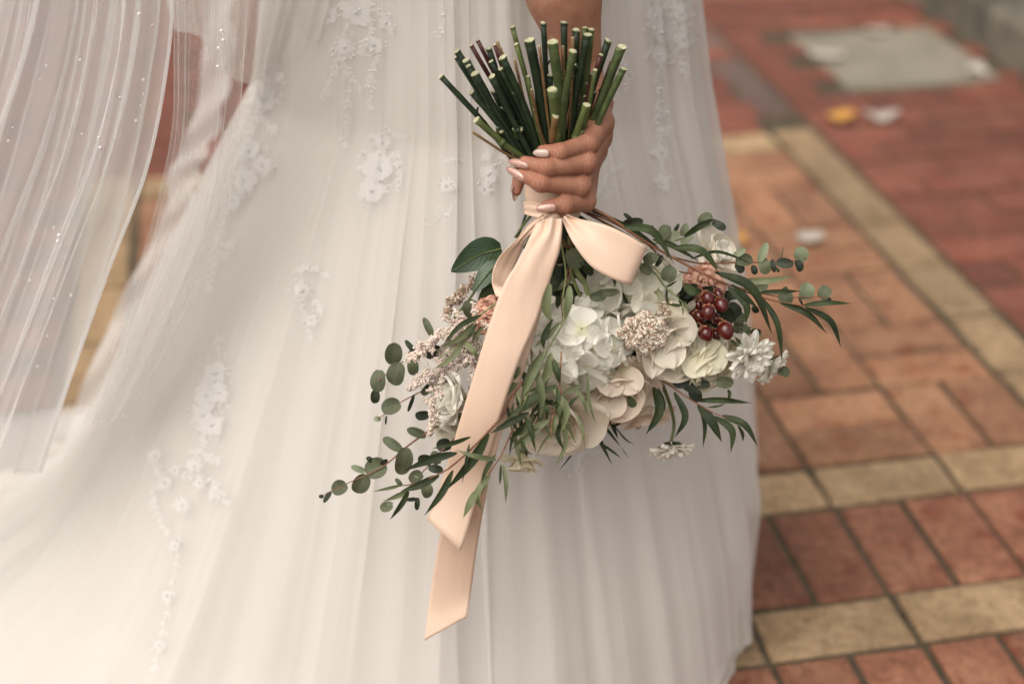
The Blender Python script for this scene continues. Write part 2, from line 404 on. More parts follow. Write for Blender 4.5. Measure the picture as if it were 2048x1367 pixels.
for iv in range(6):
    for iu in range(7):
        u, v = UB0+iu*.2, .4+iv*.2
        if (iu+iv) % 2 == 1: rowu(u, u+.2, v, 'orange', u); rowu(u, u+.2, v+.1, 'orange', u)
        else: solv(u, u+.2, v, 'orange')
for k in range(7):
    vv = .4+k*.2
    if vv < 1.7: blist.append((UB1+.0575, min(vv+.1, 1.62), 1, 'yellow')); blist.append((UB0-.0575, min(vv+.1, 1.62), 1, 'yellow'))
rowu(UB0, UB1-.0, 1.61, 'yellow', UB0)
UB1o, UB0o = UB1+.115, UB0-.115
for k in range(0, 28):
    v = .4+k*.1; ph = .1*(k % 2)
    if v > 1.7:
        w = v+.012
        rowu(UB0o-1.4, UB1+.001, w, 'brown', UB1-.2+ph*0 if k % 2 else UB1-.1)
        if k % 2 == 0: blist.append((UB1+.0575, w+.1, 1, 'dark'))
    u0 = UB1o; 
    uu = u0
    if k % 2: blist.append((u0+.05, v+.05+(.012 if v > 1.7 else 0), 0, 'half')); uu += .1
    while uu < 1.15-.05:
        c = uu+.1
        if c-.1 >= u0-.02 and not (.66 < c < 1.1 and 1.90 < v+.05 < 2.38): blist.append((c, v+.05+(.012 if v > 1.7 else 0), 0, 'brown'))
        uu += .2
    uu = UB0o-.2-(.1 if k % 2 else 0)
    while uu > -2.6 and v <= 1.7:
        blist.append((uu+.1, v+.05, 0, 'brown')); uu -= .2
seen = []; rest = []
for (u, v, tn, c) in blist:
    P = uv2w(u, v); x, y, d = project(P)
    vis = (-60 < x < 2110 and -60 < y < 1420) and (x > 1330 or (x < 640 and y < 1000))
    (seen if vis and d > 0 else rest).append((d, u, v, tn, c))
seen.sort(key=lambda q: q[0])
rest += seen[300:]; seen = seen[:300]
for (d, u, v, tn, c) in seen:
    P = uv2w(u, v, random.uniform(-.003, .001))
    Mx = Matrix.Translation(Vector(P)) @ Matrix.Rotation(YAW+(math.pi/2 if tn else 0)+random.uniform(-.008, .008), 4, 'Z') @ Matrix.Rotation(random.uniform(-.006, .006), 4, 'X')
    place('brick', random.choice(BV[c]) if c in BV else BM[c], Mx, pave)
mb = MB(); cm = {'red': 0, 'yellow': 1, 'brown': 2, 'dark': 3, 'half': 2, 'orange': 4}
for (d, u, v, tn, c) in rest:
    P = uv2w(u, v, -.0005); a = YAW+(math.pi/2 if tn else 0); ca, sa = math.cos(a), math.sin(a)
    vv = np.array([x.co[:] for x in BM[c].vertices]); vv = np.stack([ca*vv[:, 0]-sa*vv[:, 1], sa*vv[:, 0]+ca*vv[:, 1], vv[:, 2]], 1)+P
    mb.add(vv, [tuple(p.vertices) for p in BM[c].polygons], cm[c])
mb.obj('brick_field', [M['brick_red'], M['brick_yellow'], M['brick_brown'], M['brick_dark'], M['brick_orange']], pave, smooth=False, kind='stuff')

def box_uv(name, u0, u1, v0, v1, z0, z1, m, bev, **kw):
    pts = []
    for z, i in ((z0, 0), (z1-bev, 0), (z1-bev*.3, bev*.4), (z1, bev)):
        pts += [uv2w(u0+i, v0+i, z), uv2w(u1-i, v0+i, z), uv2w(u1-i, v1-i, z), uv2w(u0+i, v1-i, z)]
    f = [(12, 13, 14, 15)]
    for k in range(3):
        for j in range(4): f.append((4*k+j, 4*k+(j+1) % 4, 4*k+4+(j+1) % 4, 4*k+4+j))
    return mk(name, pts, f, m, smooth=False, origin=uv2w((u0+u1)/2, (v0+v1)/2, z0), **kw)
box_uv('concrete_slab', .69, 1.09, 1.935, 2.355, -.05, .003, M['slab'], .006, label='square grey concrete slab set among the brown bricks beside the kerb', cat='slab')
kb = empty('stone_kerb', uv2w(1.3, 1.4, 0), 'weathered grey stone kerb with dark stains along the brick pavement', 'kerb')
for k in range(8):
    v0 = -.8+k*.6
    pts = []
    for z, i in ((-.08, 0), (.10, 0), (.113, .008), (.12, .02)):
        pts += [uv2w(1.15+i, v0+.004+i*.3, z), uv2w(1.60, v0+.004+i*.3, z), uv2w(1.60, v0+.596-i*.3, z), uv2w(1.15+i, v0+.596-i*.3, z)]
    f = [(12, 13, 14, 15)]
    for q in range(3):
        for j in range(4): f.append((4*q+j, 4*q+(j+1) % 4, 4*q+4+(j+1) % 4, 4*q+4+j))
    mk('kerb_stone', pts, f, M['kerb'], kb, smooth=False)

def fallen(px, py, sz, ang, m, name, label, cat):
    c = ground(px, py, .004); n = 9; v = []; f = []
    for i in range(n):
        t = i/(n-1); w = sz*.55*math.sin(math.pi*(.06+.9*t))**.7
        for j in range(5):
            a = (j-2)/2; x = (t-.5)*sz*1.5; y = a*w*(1+.12*math.sin(9*t+px))
            z = .012*abs(a)**1.5*(.6+.4*math.sin(px+5*t))+.010*(2*t-1)**2
            v.append(c+np.array([x*math.cos(ang)-y*math.sin(ang), x*math.sin(ang)+y*math.cos(ang), z]))
    for i in range(n-1):
        for j in range(4): f.append((5*i+j, 5*i+j+1, 5*i+j+6, 5*i+j+5))
    o = mk(name, v, f, m, label=label, cat=cat)
    s = o.modifiers.new('thickness', 'SOLIDIFY'); s.thickness = .0006
fallen(1620, 482, .040, .3, M['fall_white'], 'fallen_petal', 'white petal lying on the orange basket weave bricks beside the bouquet', 'petal')
fallen(1475, 486, .030, 1.0, M['fall_orange'], 'fallen_leaf', 'small yellow leaf on the bricks next to the edge of the gown', 'leaf')
fallen(1682, 238, .046, .2, M['fall_orange'], 'fallen_leaf', 'orange autumn leaf lying on brown bricks next to a pale petal', 'leaf')
fallen(1762, 236, .052, -.1, M['fall_white'], 'fallen_petal', 'pale curled petal touching the orange leaf on the brown bricks', 'petal')
fallen(1652, 116, .062, 2.6, M['fall_white'], 'fallen_petal', 'large white petal overlapping the corner of the concrete slab away from the kerb', 'petal')
fallen(1753, 68, .045, .5, M['fall_white'], 'fallen_petal', 'small pinkish petal at the far edge of the concrete slab', 'petal')
fallen(1950, 144, .045, .9, M['fall_white'], 'fallen_petal', 'pale petal at the slab corner next to the stone kerb', 'petal')

# ================================================================== the gown
CX, CY = -.05, 1.665
ZK = np.array([0, .15, .40, .67, .80, 1.0, 1.25])
TH = np.array([0, 45, 90, 135, 165, 190, 215, 270, 320, 360.])
RK = np.array([[.310, .338, .315, .262, .242, .215, .16],
               [.425, .392, .318, .225, .205, .19, .15],
               [.480, .425, .322, .205, .190, .18, .13],
               [.660, .530, .375, .220, .200, .19, .15],
               [.720, .530, .395, .230, .215, .20, .16],
               [.620, .500, .385, .235, .215, .20, .16],
               [.530, .440, .350, .235, .215, .20, .16],
               [.450, .400, .330, .250, .220, .20, .13],
               [.315, .330, .310, .255, .235, .21, .15],
               [.310, .338, .315, .262, .242, .215, .16]])
def Rad(th, z):
    thd = np.degrees(th) % 360
    ring = np.stack([np.interp(z, ZK, RK[i]) for i in range(len(TH))])          # (10, n)
    idx = np.arange(len(z)); tot = 0
    for dt, wt in ((-24, .1), (-12, .22), (0, .36), (12, .22), (24, .1)):
        q = (thd+dt) % 360; k = np.clip(np.searchsorted(TH, q, 'right')-1, 0, len(TH)-2)
        t = (q-TH[k])/(TH[k+1]-TH[k]); tot = tot+wt*(ring[k, idx]*(1-t)+ring[k+1, idx]*t)
    return tot
def fold(th, s, seed, fine):
    r = np.random.default_rng(seed); f = np.zeros_like(th)
    for n, a in ((5, .010), (9, .0085), (17, .0038), (31, .0014)):
        for _ in range(2):
            ph = r.uniform(0, 6.28); wv = r.uniform(-.5, .5); am = r.uniform(.5, 1.1)
            q = np.sin(n*r.uniform(.9, 1.1)*(th+.10*np.sin(5*th+ph)+.03*np.sin(17*th+2*ph))+ph+wv*3*s+.25*np.sin(4*s+ph))
            f += a*am*(1-2*np.abs(q)**1.25 if n > 8 else q)*(.6+.4*np.sin(3*th+ph+2*s))
    if fine: f += .0012*np.sin(61*th+3*np.sin(9*th)+2*s)*(.5+.5*np.sin(4*th+5*s))
    return f
def pleats(th, s, seed, n):
    """tulle gathered so that the sheet laps over itself along n lines"""
    r = np.random.default_rng(seed); d = np.zeros_like(th); o = np.zeros_like(th)
    for k in range(n):
        c = math.radians(r.uniform(28, 122)); sg = r.uniform(.010, .030); A = sg*r.uniform(.4, .95); sl = r.uniform(-.14, .14); s0, s1 = sorted(r.uniform(-.2, 1.25, 2)); s1 = max(s1, s0+.5)
        x = (th-c-sl*(s-.6))/(sg*(.55+.75*s)); e = np.exp(-x*x)*np.clip((s-s0)/.25, 0, 1)*np.clip((s1-s)/.25, 0, 1)
        d -= A*x*e*1.6; o += .004*e*(.4+s)
    return d, o
def skirt_layer(name, seed, off, fine, m, nth, ns, parent, train=.5, th0=-40, th1=235, zbot=0.0):
    th = np.radians(np.linspace(th0, th1, nth)); s = np.concatenate([np.linspace(0, 1, ns), np.linspace(1, 1.4, 22)[1:]])
    T, Sg = np.meshgrid(th, s); t = T.ravel(); sg = Sg.ravel()
    zz = np.where(sg <= 1, 1.25*(1-np.minimum(sg, 1)), 0.0)
    R = Rad(t, zz)
    thd = np.degrees(t)
    ext = train*np.exp(-((thd-162)/36)**2)
    R = R+np.where(sg > 1, (sg-1)/.4*ext, 0)+ext*.22*np.clip(1-zz/.30, 0, 1)**2*np.where(sg <= 1, 1, 1)
    grow = .12+.88*np.clip((1.15-zz)/1.0, 0, 1)
    fo = fold(t, sg, seed, fine)*grow*np.where(thd > 110, 1.25, 1.0)
    lift = np.clip(ext/.2, 0, 1)*np.where(sg > 1, .012+.010*(1-np.clip((sg-1)/.4, 0, 1))+np.abs(fo)*.9, 0)
    R = R+fo*np.where(sg > 1, .6, 1)+off
    if fine:
        dth, dof = pleats(t, sg, 5, 17); t = t+dth; R = R+dof
    z = np.maximum(zz, .010)+lift+np.clip(off, 0, 1)*np.where(zz < .03, .6, 0)
    X = CX+R*np.cos(t); Y = CY-R*np.sin(t)
    V = np.stack([X, Y, z], 1); n2 = len(s)
    i = np.arange(n2-1)[:, None]*nth+np.arange(nth-1)[None, :]; i = i.ravel()
    F = np.stack([i, i+1, i+nth+1, i+nth], 1)
    o = np.array([CX, CY, 0])
    me = bpy.data.meshes.new(name); me.from_pydata((V-o).tolist(), [], F.tolist()); me.materials.append(m)
    me.polygons.foreach_set('use_smooth', [True]*len(F))
    ul = me.uv_layers.new(name='UVMap'); li = np.zeros(len(me.loops), dtype=np.int32); me.loops.foreach_get('vertex_index', li)
    uvs = np.stack([np.degrees(t)/275, sg], 1)[li]; ul.data.foreach_set('uv', uvs.astype(np.float32).ravel()); me.update()
    ob = new_obj(name, me, parent, o)
    return ob, V, F
gown = empty('wedding_gown', (CX, CY, 0), 'white tulle wedding gown with lace appliques and a long train on the bricks', 'gown')
skirt_layer('skirt_lining', 11, 0.0, False, M['skirt'], 500, 110, gown)
_, TV, TF = skirt_layer('tulle_layer', 11, .012, True, M['tulle'], 1100, 110, gown, train=.52)
BVH = BVHTree.FromPolygons(TV.tolist(), TF.tolist())
def on_gown(px, py, lift=.001):
    d = Vector(ray(px, py)).normalized(); h = BVH.ray_cast(Vector(CP), d)
    if h[0] is None: return None
    n = h[1] if h[1].dot(d) < 0 else -h[1]
    return np.array(h[0]+n*lift)

# ---- lace: sprigs, flowers and beads sewn on the outer tulle
class Lace:
    def __init__(s): s.v = []; s.f = []
    def piece(s, pts, fs):
        w = [on_gown(x, y, h) for x, y, h in pts]
        if any(q is None for q in w): return
        w = np.array(w)
        dd = (w-CP) @ Fw
        if dd.max()-dd.min() > .09: return
        o = len(s.v); s.v.extend(w.tolist()); s.f.extend([tuple(i+o for i in q) for q in fs])
    def leaf(s, x, y, a, L, Wd, h=.0008):
        P = []; ca, sa = math.cos(a), math.sin(a); n = 5
        for i in range(n):
            t = i/(n-1); w = Wd*.5*math.sin(math.pi*(.08+.86*t))
            for k, e in ((-1, .0003), (-.45, h), (.0, h*.45), (.45, h), (1, .0003)):
                P.append((x+ca*L*t-sa*w*k, y+sa*L*t+ca*w*k, e))
        s.piece(P, [(5*i+j, 5*i+j+1, 5*i+j+6, 5*i+j+5) for i in range(n-1) for j in range(4)])
    def petal(s, x, y, a, L, Wd, h=.0013):
        P = []; ca, sa = math.cos(a), math.sin(a); n = 5
        for i in range(n):
            t = i/(n-1); w = Wd*.5*(.25+.75*math.sin(min(1, t/.7)*math.pi/2) if t < .7 else math.sqrt(max(.05, 1-((t-.7)/.32)**2)))
            for k, e in ((-1, .0006), (-.5, h*.4), (.0, h*.6), (.5, h*.4), (1, .0006)):
                P.append((x+ca*L*t-sa*w*k, y+sa*L*t+ca*w*k, e+.0003*t))
        s.piece(P, [(5*i+j, 5*i+j+1, 5*i+j+6, 5*i+j+5) for i in range(n-1) for j in range(4)])
    def vine(s, pts, w=2.4, h=.0008):
        c = cr(pts, max(4, int(len(pts)*4))); T = np.gradient(c, axis=0); T /= np.linalg.norm(T, axis=1)[:, None]+1e-9; N = np.stack([-T[:, 1], T[:, 0]], 1)
        for i in range(len(c)-1):
            P = []
            for q in (i, i+1):
                for k, e in ((-1, .0004), (0, h), (1, .0004)): P.append((c[q, 0]+N[q, 0]*w*.5*k, c[q, 1]+N[q, 1]*w*.5*k, e))
            s.piece(P, [(0, 1, 4, 3), (1, 2, 5, 4)])
        return c, T
    def bead(s, x, y, r, h=.003):
        P = [(x+r*math.cos(a), y+r*math.sin(a), .0005) for a in np.linspace(0, 2*math.pi, 7)[:6]]+[(x+.6*r*math.cos(a), y+.6*r*math.sin(a), h*.8) for a in np.linspace(0, 2*math.pi, 7)[:6]]+[(x, y, h)]
        s.piece(P, [(i, (i+1) % 6, 6+(i+1) % 6, 6+i) for i in range(6)]+[(6+i, 6+(i+1) % 6, 12) for i in range(6)])
    def sprig(s, pts, L=22, sp=12, side=.75):
        L = L*.58; sp = sp*.55; c, T = s.vine(pts); d = 0; k = 0
        for i in range(1, len(c)):
            d += np.linalg.norm(c[i]-c[i-1])
            if d > sp:
                d = 0; k += 1; a = math.atan2(T[i, 1], T[i, 0])
                for q in ((-1, 1) if random.random() < .55 else ((-1)**k,)):
                    s.leaf(c[i, 0], c[i, 1], a+q*random.uniform(side*.7, side*1.35), L*random.uniform(.6, 1.15), L*random.uniform(.34, .5))
                if random.random() < .5: s.bead(c[i, 0]+random.uniform(-6, 6), c[i, 1]+random.uniform(-5, 5), random.uniform(1.8, 3))
        s.leaf(c[-1, 0], c[-1, 1], math.atan2(T[-1, 1], T[-1, 0]), L, L*.45)
    def flower(s, x, y, r, n=7):
        for ring, q in ((.95, n), (.70, n-1), (.42, n-3)):
            for i in range(max(3, q)):
                a = 2*math.pi*i/max(3, q)+random.uniform(-.25, .25)+ring*3
                s.petal(x+math.cos(a)*r*.1, y+math.sin(a)*r*.1, a, r*ring*random.uniform(.72, 1.05), r*ring*random.uniform(.62, .82), .0012)
        for i in range(5):                                                     # little curls and buds round it
            a = random.uniform(0, 6.28); q = r*random.uniform(.95, 1.45); cx_, cy_ = x+q*math.cos(a), y+q*math.sin(a)
            s.swirl(cx_, cy_, r*random.uniform(.14, .26), a, random.choice((-1, 1))); s.bead(cx_+random.uniform(-4, 4), cy_+random.uniform(-4, 4), 2.2)
            if i < 3: s.leaf(x+.8*r*math.cos(a+.4), y+.8*r*math.sin(a+.4), a+.4+random.uniform(-.5, .5), r*.55, r*.24)
        for i in range(4): s.bead(x+random.uniform(-.15, .15)*r, y+random.uniform(-.15, .15)*r, max(2, r*.1), .003)
    def swirl(s, x, y, r, a0, turn):
        pts = [(x+r*(1-.16*i)*math.cos(a0+turn*i*.75), y+r*(1-.16*i)*math.sin(a0+turn*i*.75)) for i in range(7)]
        s.vine(pts, 2.6, .0013)
    def done(s, label):
        if not s.v: return
        o = mk('lace_applique', s.v, s.f, M['lace'], gown); o['label'] = label
def lace_job(label, sprigs=(), flowers=(), swirls=(), L=22, sp=12):
    lc = Lace()
    for p in sprigs: lc.sprig(p, L, sp)
    for q in flowers: lc.flower(*q)
    for q in swirls: lc.swirl(*q)
    lc.done(label)
lace_job('beaded lace spray above the pleats', [[(690, 60), (672, 95), (665, 150), (650, 190)], [(668, 85), (695, 140), (715, 175)], [(700, 170), (695, 225), (690, 285)], [(720, 20), (745, 60), (720, 100)]], [(715, 22, 34), (660, 30, 20), (690, 95, 18)], [(735, 100, 18, 0, 1)], 24, 9)
lace_job('trailing lace leaf sprig', [[(755, 10), (775, 50), (780, 60)], [(735, 70), (755, 110), (748, 150), (740, 210)], [(752, 130), (735, 165)]], [(750, 90, 16), (772, 45, 13)], [], 22, 9)
lace_job('rounded lace flower cluster', [[(735, 275), (770, 268), (805, 275)], [(795, 300), (800, 340), (795, 375)]], [(757, 335, 34, 9), (745, 382, 26, 8), (765, 282, 18)], [(765, 330, 20, 1, -1)], 18, 9)
lace_job('faint lace motif with beaded rings', [[(885, 325), (905, 318), (925, 322)], [(888, 385), (900, 362), (910, 370)], [(905, 410), (890, 440)]], [(893, 372, 14)], [(855, 435, 22, 0, 1), (885, 420, 16, 2, 1)], 16, 9)
lace_job('lace blossom beside the fingers', [[(962, 318), (985, 305), (1003, 315)], [(998, 330), (985, 360), (966, 372)]], [(978, 348, 22, 6), (968, 378, 14, 5)], [(995, 335, 20, 1, 1)], 20, 9)
lace_job('looped beaded lace strand', [[(893, 0), (888, 40), (882, 72)]], [], [(872, 65, 16, -.4, 1)], 10, 14)
lace_job('hanging lace sprig beside the pleats', [[(585, 545), (615, 535), (650, 548)], [(610, 570), (605, 610), (620, 670)], [(625, 590), (640, 620)]], [(605, 580, 18), (622, 640, 13)], [], 22, 9)
lace_job('long lace trail down the side of the gown', [[(545, 150), (530, 200), (500, 260), (485, 330)], [(520, 230), (545, 260)], [(510, 330), (480, 380), (455, 420)], [(450, 430), (440, 480), (425, 530), (420, 570)], [(470, 470), (450, 510)]], [(545, 145, 24), (525, 195, 30), (500, 300, 24), (490, 360, 26), (525, 330, 20), (465, 400, 22)], [], 26, 10)
lace_job('soft lace trail towards the train', [[(435, 660), (440, 740), (425, 800)], [(425, 790), (400, 840), (405, 880)]], [(430, 745, 24), (415, 790, 30), (440, 785, 22), (405, 830, 22), (425, 850, 24)], [], 26, 10)
lace_job('wide lace border on the train', [[(300, 900), (320, 950), (305, 1000), (330, 1060)], [(350, 950), (420, 960), (450, 1000)], [(360, 1060), (350, 1140), (330, 1240), (310, 1330)], [(380, 900), (430, 920)]], [(310, 910, 15), (330, 965, 16), (390, 930, 16), (430, 985, 15), (365, 1010, 15), (350, 1090, 12), (335, 1190, 12), (320, 1290, 12), (400, 965, 13), (350, 940, 12)], [], 26, 11)
lace_job('lace spray at the gown edge', [[(1320, 120), (1318, 170), (1322, 200)], [(1345, 90), (1365, 130), (1370, 150)], [(1300, 15), (1330, 30), (1350, 60)]], [(1325, 65, 24), (1368, 78, 24, 8), (1312, 30, 22), (1362, 25, 22), (1320, 110, 20)], [(1360, 40, 24, 0, 1), (1345, 20, 18, 2, -1)], 24, 9)
lace_job('narrow lace trail down the gown edge', [[(1316, 200), (1312, 240)], [(1325, 250), (1318, 290), (1325, 340)], [(1320, 345), (1330, 380)]], [(1322, 225, 12), (1325, 262, 14), (1322, 305, 16), (1322, 365, 16)], [(1320, 425, 14, .2, 1)], 18, 9)
lace_job('small lace fern beside the cut stems', [[(1250, 90), (1240, 140), (1232, 195)], [(1235, 110), (1262, 150)], [(1255, 120), (1252, 175)]], [], [], 18, 7)
lace_job('small lace scroll beside the hand', [[(1195, 390), (1215, 350), (1240, 332)], [(1205, 400), (1225, 385)]], [], [(1238, 362, 16, 0, 1), (1218, 372, 12, 2, -1)], 16, 9)
lace_job('lace flower in the shade of the bouquet', [[(1150, 870), (1145, 905), (1140, 945)]], [(1158, 890, 30, 8), (1140, 925, 22, 7)], [], 20, 9)

# ---- a short tulle drape at the hip
def net_sheet(name, top, bot, n, m, mt, parent, wav=0.0, uvs=3.0, dep=0.0, seed=1):
    """top / bot: lists of (px, py, depth) joined by straight threads"""
    a = cr([at(*q) for q in top], n); b = cr([at(*q) for q in bot], n); r = np.random.default_rng(seed)
    V = []; 
    ph = r.uniform(0, 6.28, 6); fr = r.uniform(4, 22, 6)
    for j in range(m):
        t = j/(m-1)
        for i in range(n):
            u = i/(n-1); w = sum(math.sin(fr[k]*u*6.28+ph[k]+t*1.5) for k in range(6))/6
            V.append(a[i]*(1-t)+b[i]*t+Nn*wav*w+np.array([0, 0, -dep*math.sin(math.pi*u)*t]))
    F = [(j*n+i, j*n+i+1, (j+1)*n+i+1, (j+1)*n+i) for j in range(m-1) for i in range(n-1)]
    o = mk(name, V, F, mt, parent)
    ul = o.data.uv_layers.new(name='UVMap')
    for l in o.data.loops: ul.data[l.index].uv = ((l.vertex_index % n)/(n-1)*uvs, (l.vertex_index//n)/(m-1))
    return o
dr = net_sheet('tulle_drape', [(300, -90, 1.60), (420, -90, 1.58), (560, -90, 1.53), (680, -90, 1.50)], [(352, 62, 1.62), (400, 75, 1.62), (438, 138, 1.62), (500, 166, 1.62), (560, 118, 1.60), (640, 80, 1.56)], 60, 14, M['tulle'], gown, .008, .8)

# ================================================================== the veil
veil = empty('bridal_veil', at(200, -60, 1.36), 'sheer white veil sewn with small pearls hanging in narrow folds beside the gown', 'veil')
def veil_panel(L, R, Y0, nf, seed, amp, m, n=520, rows=84, dy=.03, uvs=2.5):
    """L, R: left and right edge as (px, py) down the sheet, hanging near the plane y = Y0, gathered in nf folds that lap over each other"""
    Lc = cr(L, rows); Rc = cr(R, rows); r = np.random.default_rng(seed)
    w = np.linspace(0, 1, n)
    V = np.zeros((rows, n, 3))
    ev = [(r.uniform(.0, 1.0), r.uniform(.006, .022), r.uniform(.9, 2.0), r.uniform(-.05, .05), r.uniform(-.5, .4), r.uniform(.6, 1.5)) for _ in range(nf)]
    ev.append((.985, .012, 1.8, 0, -1, 2))
    p1, p2, p3 = r.uniform(0, 6.28, 3)
    for j in range(rows):
        t = j/(rows-1); ww = w.copy(); yy = Y0+dy*(.5*np.sin(9*w+p1+t)+.35*np.sin(21*w+p2-t)+.2*np.sin(43*w+p3))
        for c, sg, A, sl, t0, t1 in ev:
            x = (w-c-sl*t)/sg; e = np.exp(-x*x)*np.clip((t-t0)/.3, 0, 1)*np.clip((t1-t)/.3, 0, 1)
            ww = ww-amp*A*sg*x*e; yy = yy-.010*e
        px = Lc[j, 0]*(1-ww)+Rc[j, 0]*ww; py = Lc[j, 1]*(1-ww)+Rc[j, 1]*ww
        rd = np.stack([(px-1024)/FPX, Fw[1]+Up[1]*(683.5-py)/FPX, Fw[2]+Up[2]*(683.5-py)/FPX], 1)
        V[j] = CP+rd*(yy/rd[:, 1])[:, None]
    F = [(j*n+i, j*n+i+1, (j+1)*n+i+1, (j+1)*n+i) for j in range(rows-1) for i in range(n-1)]
    o = mk('veil_panel', V.reshape(-1, 3), F, m, veil)
    ul = o.data.uv_layers.new(name='UVMap'); li = np.zeros(len(o.data.loops), dtype=np.int32); o.data.loops.foreach_get('vertex_index', li)
    uv = np.stack([(li % n)/(n-1)*uvs, (li//n)/(rows-1)], 1); ul.data.foreach_set('uv', uv.astype(np.float32).ravel())
    return o
VP = veil_panel([(-150, -600), (-170, -80), (-260, 200), (-420, 600), (-600, 950)], [(354, -600), (352, -80), (346, 100), (304, 330), (226, 540), (155, 740), (88, 935)], 1.36, 22, 5, 1.5, M['veil'], n=900)
veil_panel([(-120, -600), (-120, -80), (-190, 200), (-330, 600), (-500, 960)], [(335, -600), (330, -80), (306, 150), (255, 400), (190, 620), (88, 945)], 1.42, 18, 9, 1.5, M['veil'], n=800)
veil_panel([(342, -600), (342, -80), (345, 100), (335, 300), (250, 620), (165, 850)], [(498, -600), (498, -80), (492, 80), (478, 250), (440, 470), (330, 700), (255, 830)], 1.40, 8, 12, 1.7, M['veil_thin'], n=400)
# scalloped lace hem of the back of the veil
tr = MB(); c = cr([at(x, y, 2.0) for x, y in ((452, -60), (446, 60), (436, 190), (405, 285), (378, 345), (372, 410), (338, 490), (270, 620), (205, 770), (160, 905))], 90)
V = []; F = []
for i in range(90):
    sc_ = .006+.010*abs(math.sin(i*.42))
    for k, e in enumerate((-.026, -.016, -.007, 0, sc_)): V.append(c[i]+Rt*e+Nn*.006*math.sin(i*.5+k))
F = [(5*i+k, 5*i+k+1, 5*i+k+6, 5*i+k+5) for i in range(89) for k in range(4)]
o = mk('veil_hem', V, F, M['trim'], veil); ul = o.data.uv_layers.new(name='UVMap')
for l in o.data.loops: ul.data[l.index].uv = ((l.vertex_index % 5)/4, (l.vertex_index//5)/89)
VB = BVHTree.FromPolygons([tuple(VP.data.vertices[i].co+Vector(WO[VP.name])) for i in range(len(VP.data.vertices))], [tuple(p.vertices) for p in VP.data.polygons])
def sphere_mesh(name, mt, nu=12, nv=8):
    v = [(0, 0, 1)]+[(math.sin(math.pi*j/nv)*math.cos(2*math.pi*i/nu), math.sin(math.pi*j/nv)*math.sin(2*math.pi*i/nu), math.cos(math.pi*j/nv)) for j in range(1, nv) for i in range(nu)]+[(0, 0, -1)]
    f = [(0, 1+i, 1+(i+1) % nu) for i in range(nu)]
    for j in range(nv-2):
        for i in range(nu): f.append((1+j*nu+i, 1+(j+1)*nu+i, 1+(j+1)*nu+(i+1) % nu, 1+j*nu+(i+1) % nu))
    L = len(v)-1; f += [(L, 1+(nv-2)*nu+(i+1) % nu, 1+(nv-2)*nu+i) for i in range(nu)]
    m = bpy.data.meshes.new(name); m.from_pydata(v, [], f); m.materials.append(mt); m.polygons.foreach_set('use_smooth', [True]*len(f)); return m
PM = sphere_mesh('pearl', M['pearl'])
for (x, y) in ((305, 50), (287, 160), (288, 188), (282, 212), (272, 242), (164, 268), (197, 275), (200, 295), (118, 470), (108, 455), (115, 482), (107, 597), (142, 590), (95, 672), (75, 732), (25, 255), (93, 132), (80, 160), (240, 195), (17, 282), (160, 120), (60, 560), (278, 28)):
    d = Vector(ray(x, y)).normalized(); h = VB.ray_cast(Vector(CP), d)
    if h[0] is None: continue
    p = np.array(h[0])-np.array(d)*.0012; r = random.uniform(.0011, .0017)
    place('pearl', PM, Matrix.Translation(Vector(p)) @ Matrix.Scale(r, 4), veil)
for (x, y) in ((443, 62), (437, 96), (435, 133), (446, 80)):
    place('pearl', PM, Matrix.Translation(Vector(at(x, y, 1.365))) @ Matrix.Scale(.0014, 4), veil)

# ================================================================== the arm and hand
def surface_nets(vol, xs, ys, zs):
    s = vol < 0; nx, ny, nz = vol.shape
    corner = [(i, j, k) for i in (0, 1) for j in (0, 1) for k in (0, 1)]
    cnt = sum(s[i:nx-1+i, j:ny-1+j, k:nz-1+k].astype(np.int8) for i, j, k in corner)
    I = np.argwhere((cnt > 0) & (cnt < 8)); n = len(I)
    idx = -np.ones((nx-1, ny-1, nz-1), np.int32); idx[I[:, 0], I[:, 1], I[:, 2]] = np.arange(n)
    acc = np.zeros((n, 3)); c = np.zeros(n)
    for a in corner:
        for ax in range(3):
            if a[ax]: continue
            b = list(a); b[ax] = 1
            va = vol[I[:, 0]+a[0], I[:, 1]+a[1], I[:, 2]+a[2]]; vb = vol[I[:, 0]+b[0], I[:, 1]+b[1], I[:, 2]+b[2]]
            q = (va < 0) != (vb < 0); t = np.where(q, va/(va-vb+1e-20), 0)
            p = np.array(a, float)[None, :].repeat(n, 0); p[:, ax] += t
            acc += p*q[:, None]; c += q
    fr = acc/c[:, None]; P = np.zeros((n, 3))
    for ax, arr in enumerate((xs, ys, zs)):
        lo = arr[I[:, ax]]; hi = arr[I[:, ax]+1]; P[:, ax] = lo+(hi-lo)*fr[:, ax]
    F = []
    for ax in range(3):
        o1, o2 = [(1, 2), (2, 0), (0, 1)][ax]
        sl0 = [slice(None)]*3; sl1 = [slice(None)]*3; sl0[ax] = slice(0, -1); sl1[ax] = slice(1, None)
        A = s[tuple(sl0)]; Bq = s[tuple(sl1)]
        E_ = np.argwhere(A != Bq); E_ = E_[(E_[:, o1] > 0) & (E_[:, o2] > 0) & (E_[:, o1] < vol.shape[o1]-1) & (E_[:, o2] < vol.shape[o2]-1)]
        flip = A[E_[:, 0], E_[:, 1], E_[:, 2]]
        def g_(d1, d2):
            q = E_.copy(); q[:, o1] -= d1; q[:, o2] -= d2; return idx[q[:, 0], q[:, 1], q[:, 2]]
        qd = np.stack([g_(1, 1), g_(0, 1), g_(0, 0), g_(1, 0)], 1)
        qd[~flip] = qd[~flip][:, ::-1]; F.append(qd)
    F = np.vstack(F); return P, F[(F >= 0).all(1)]

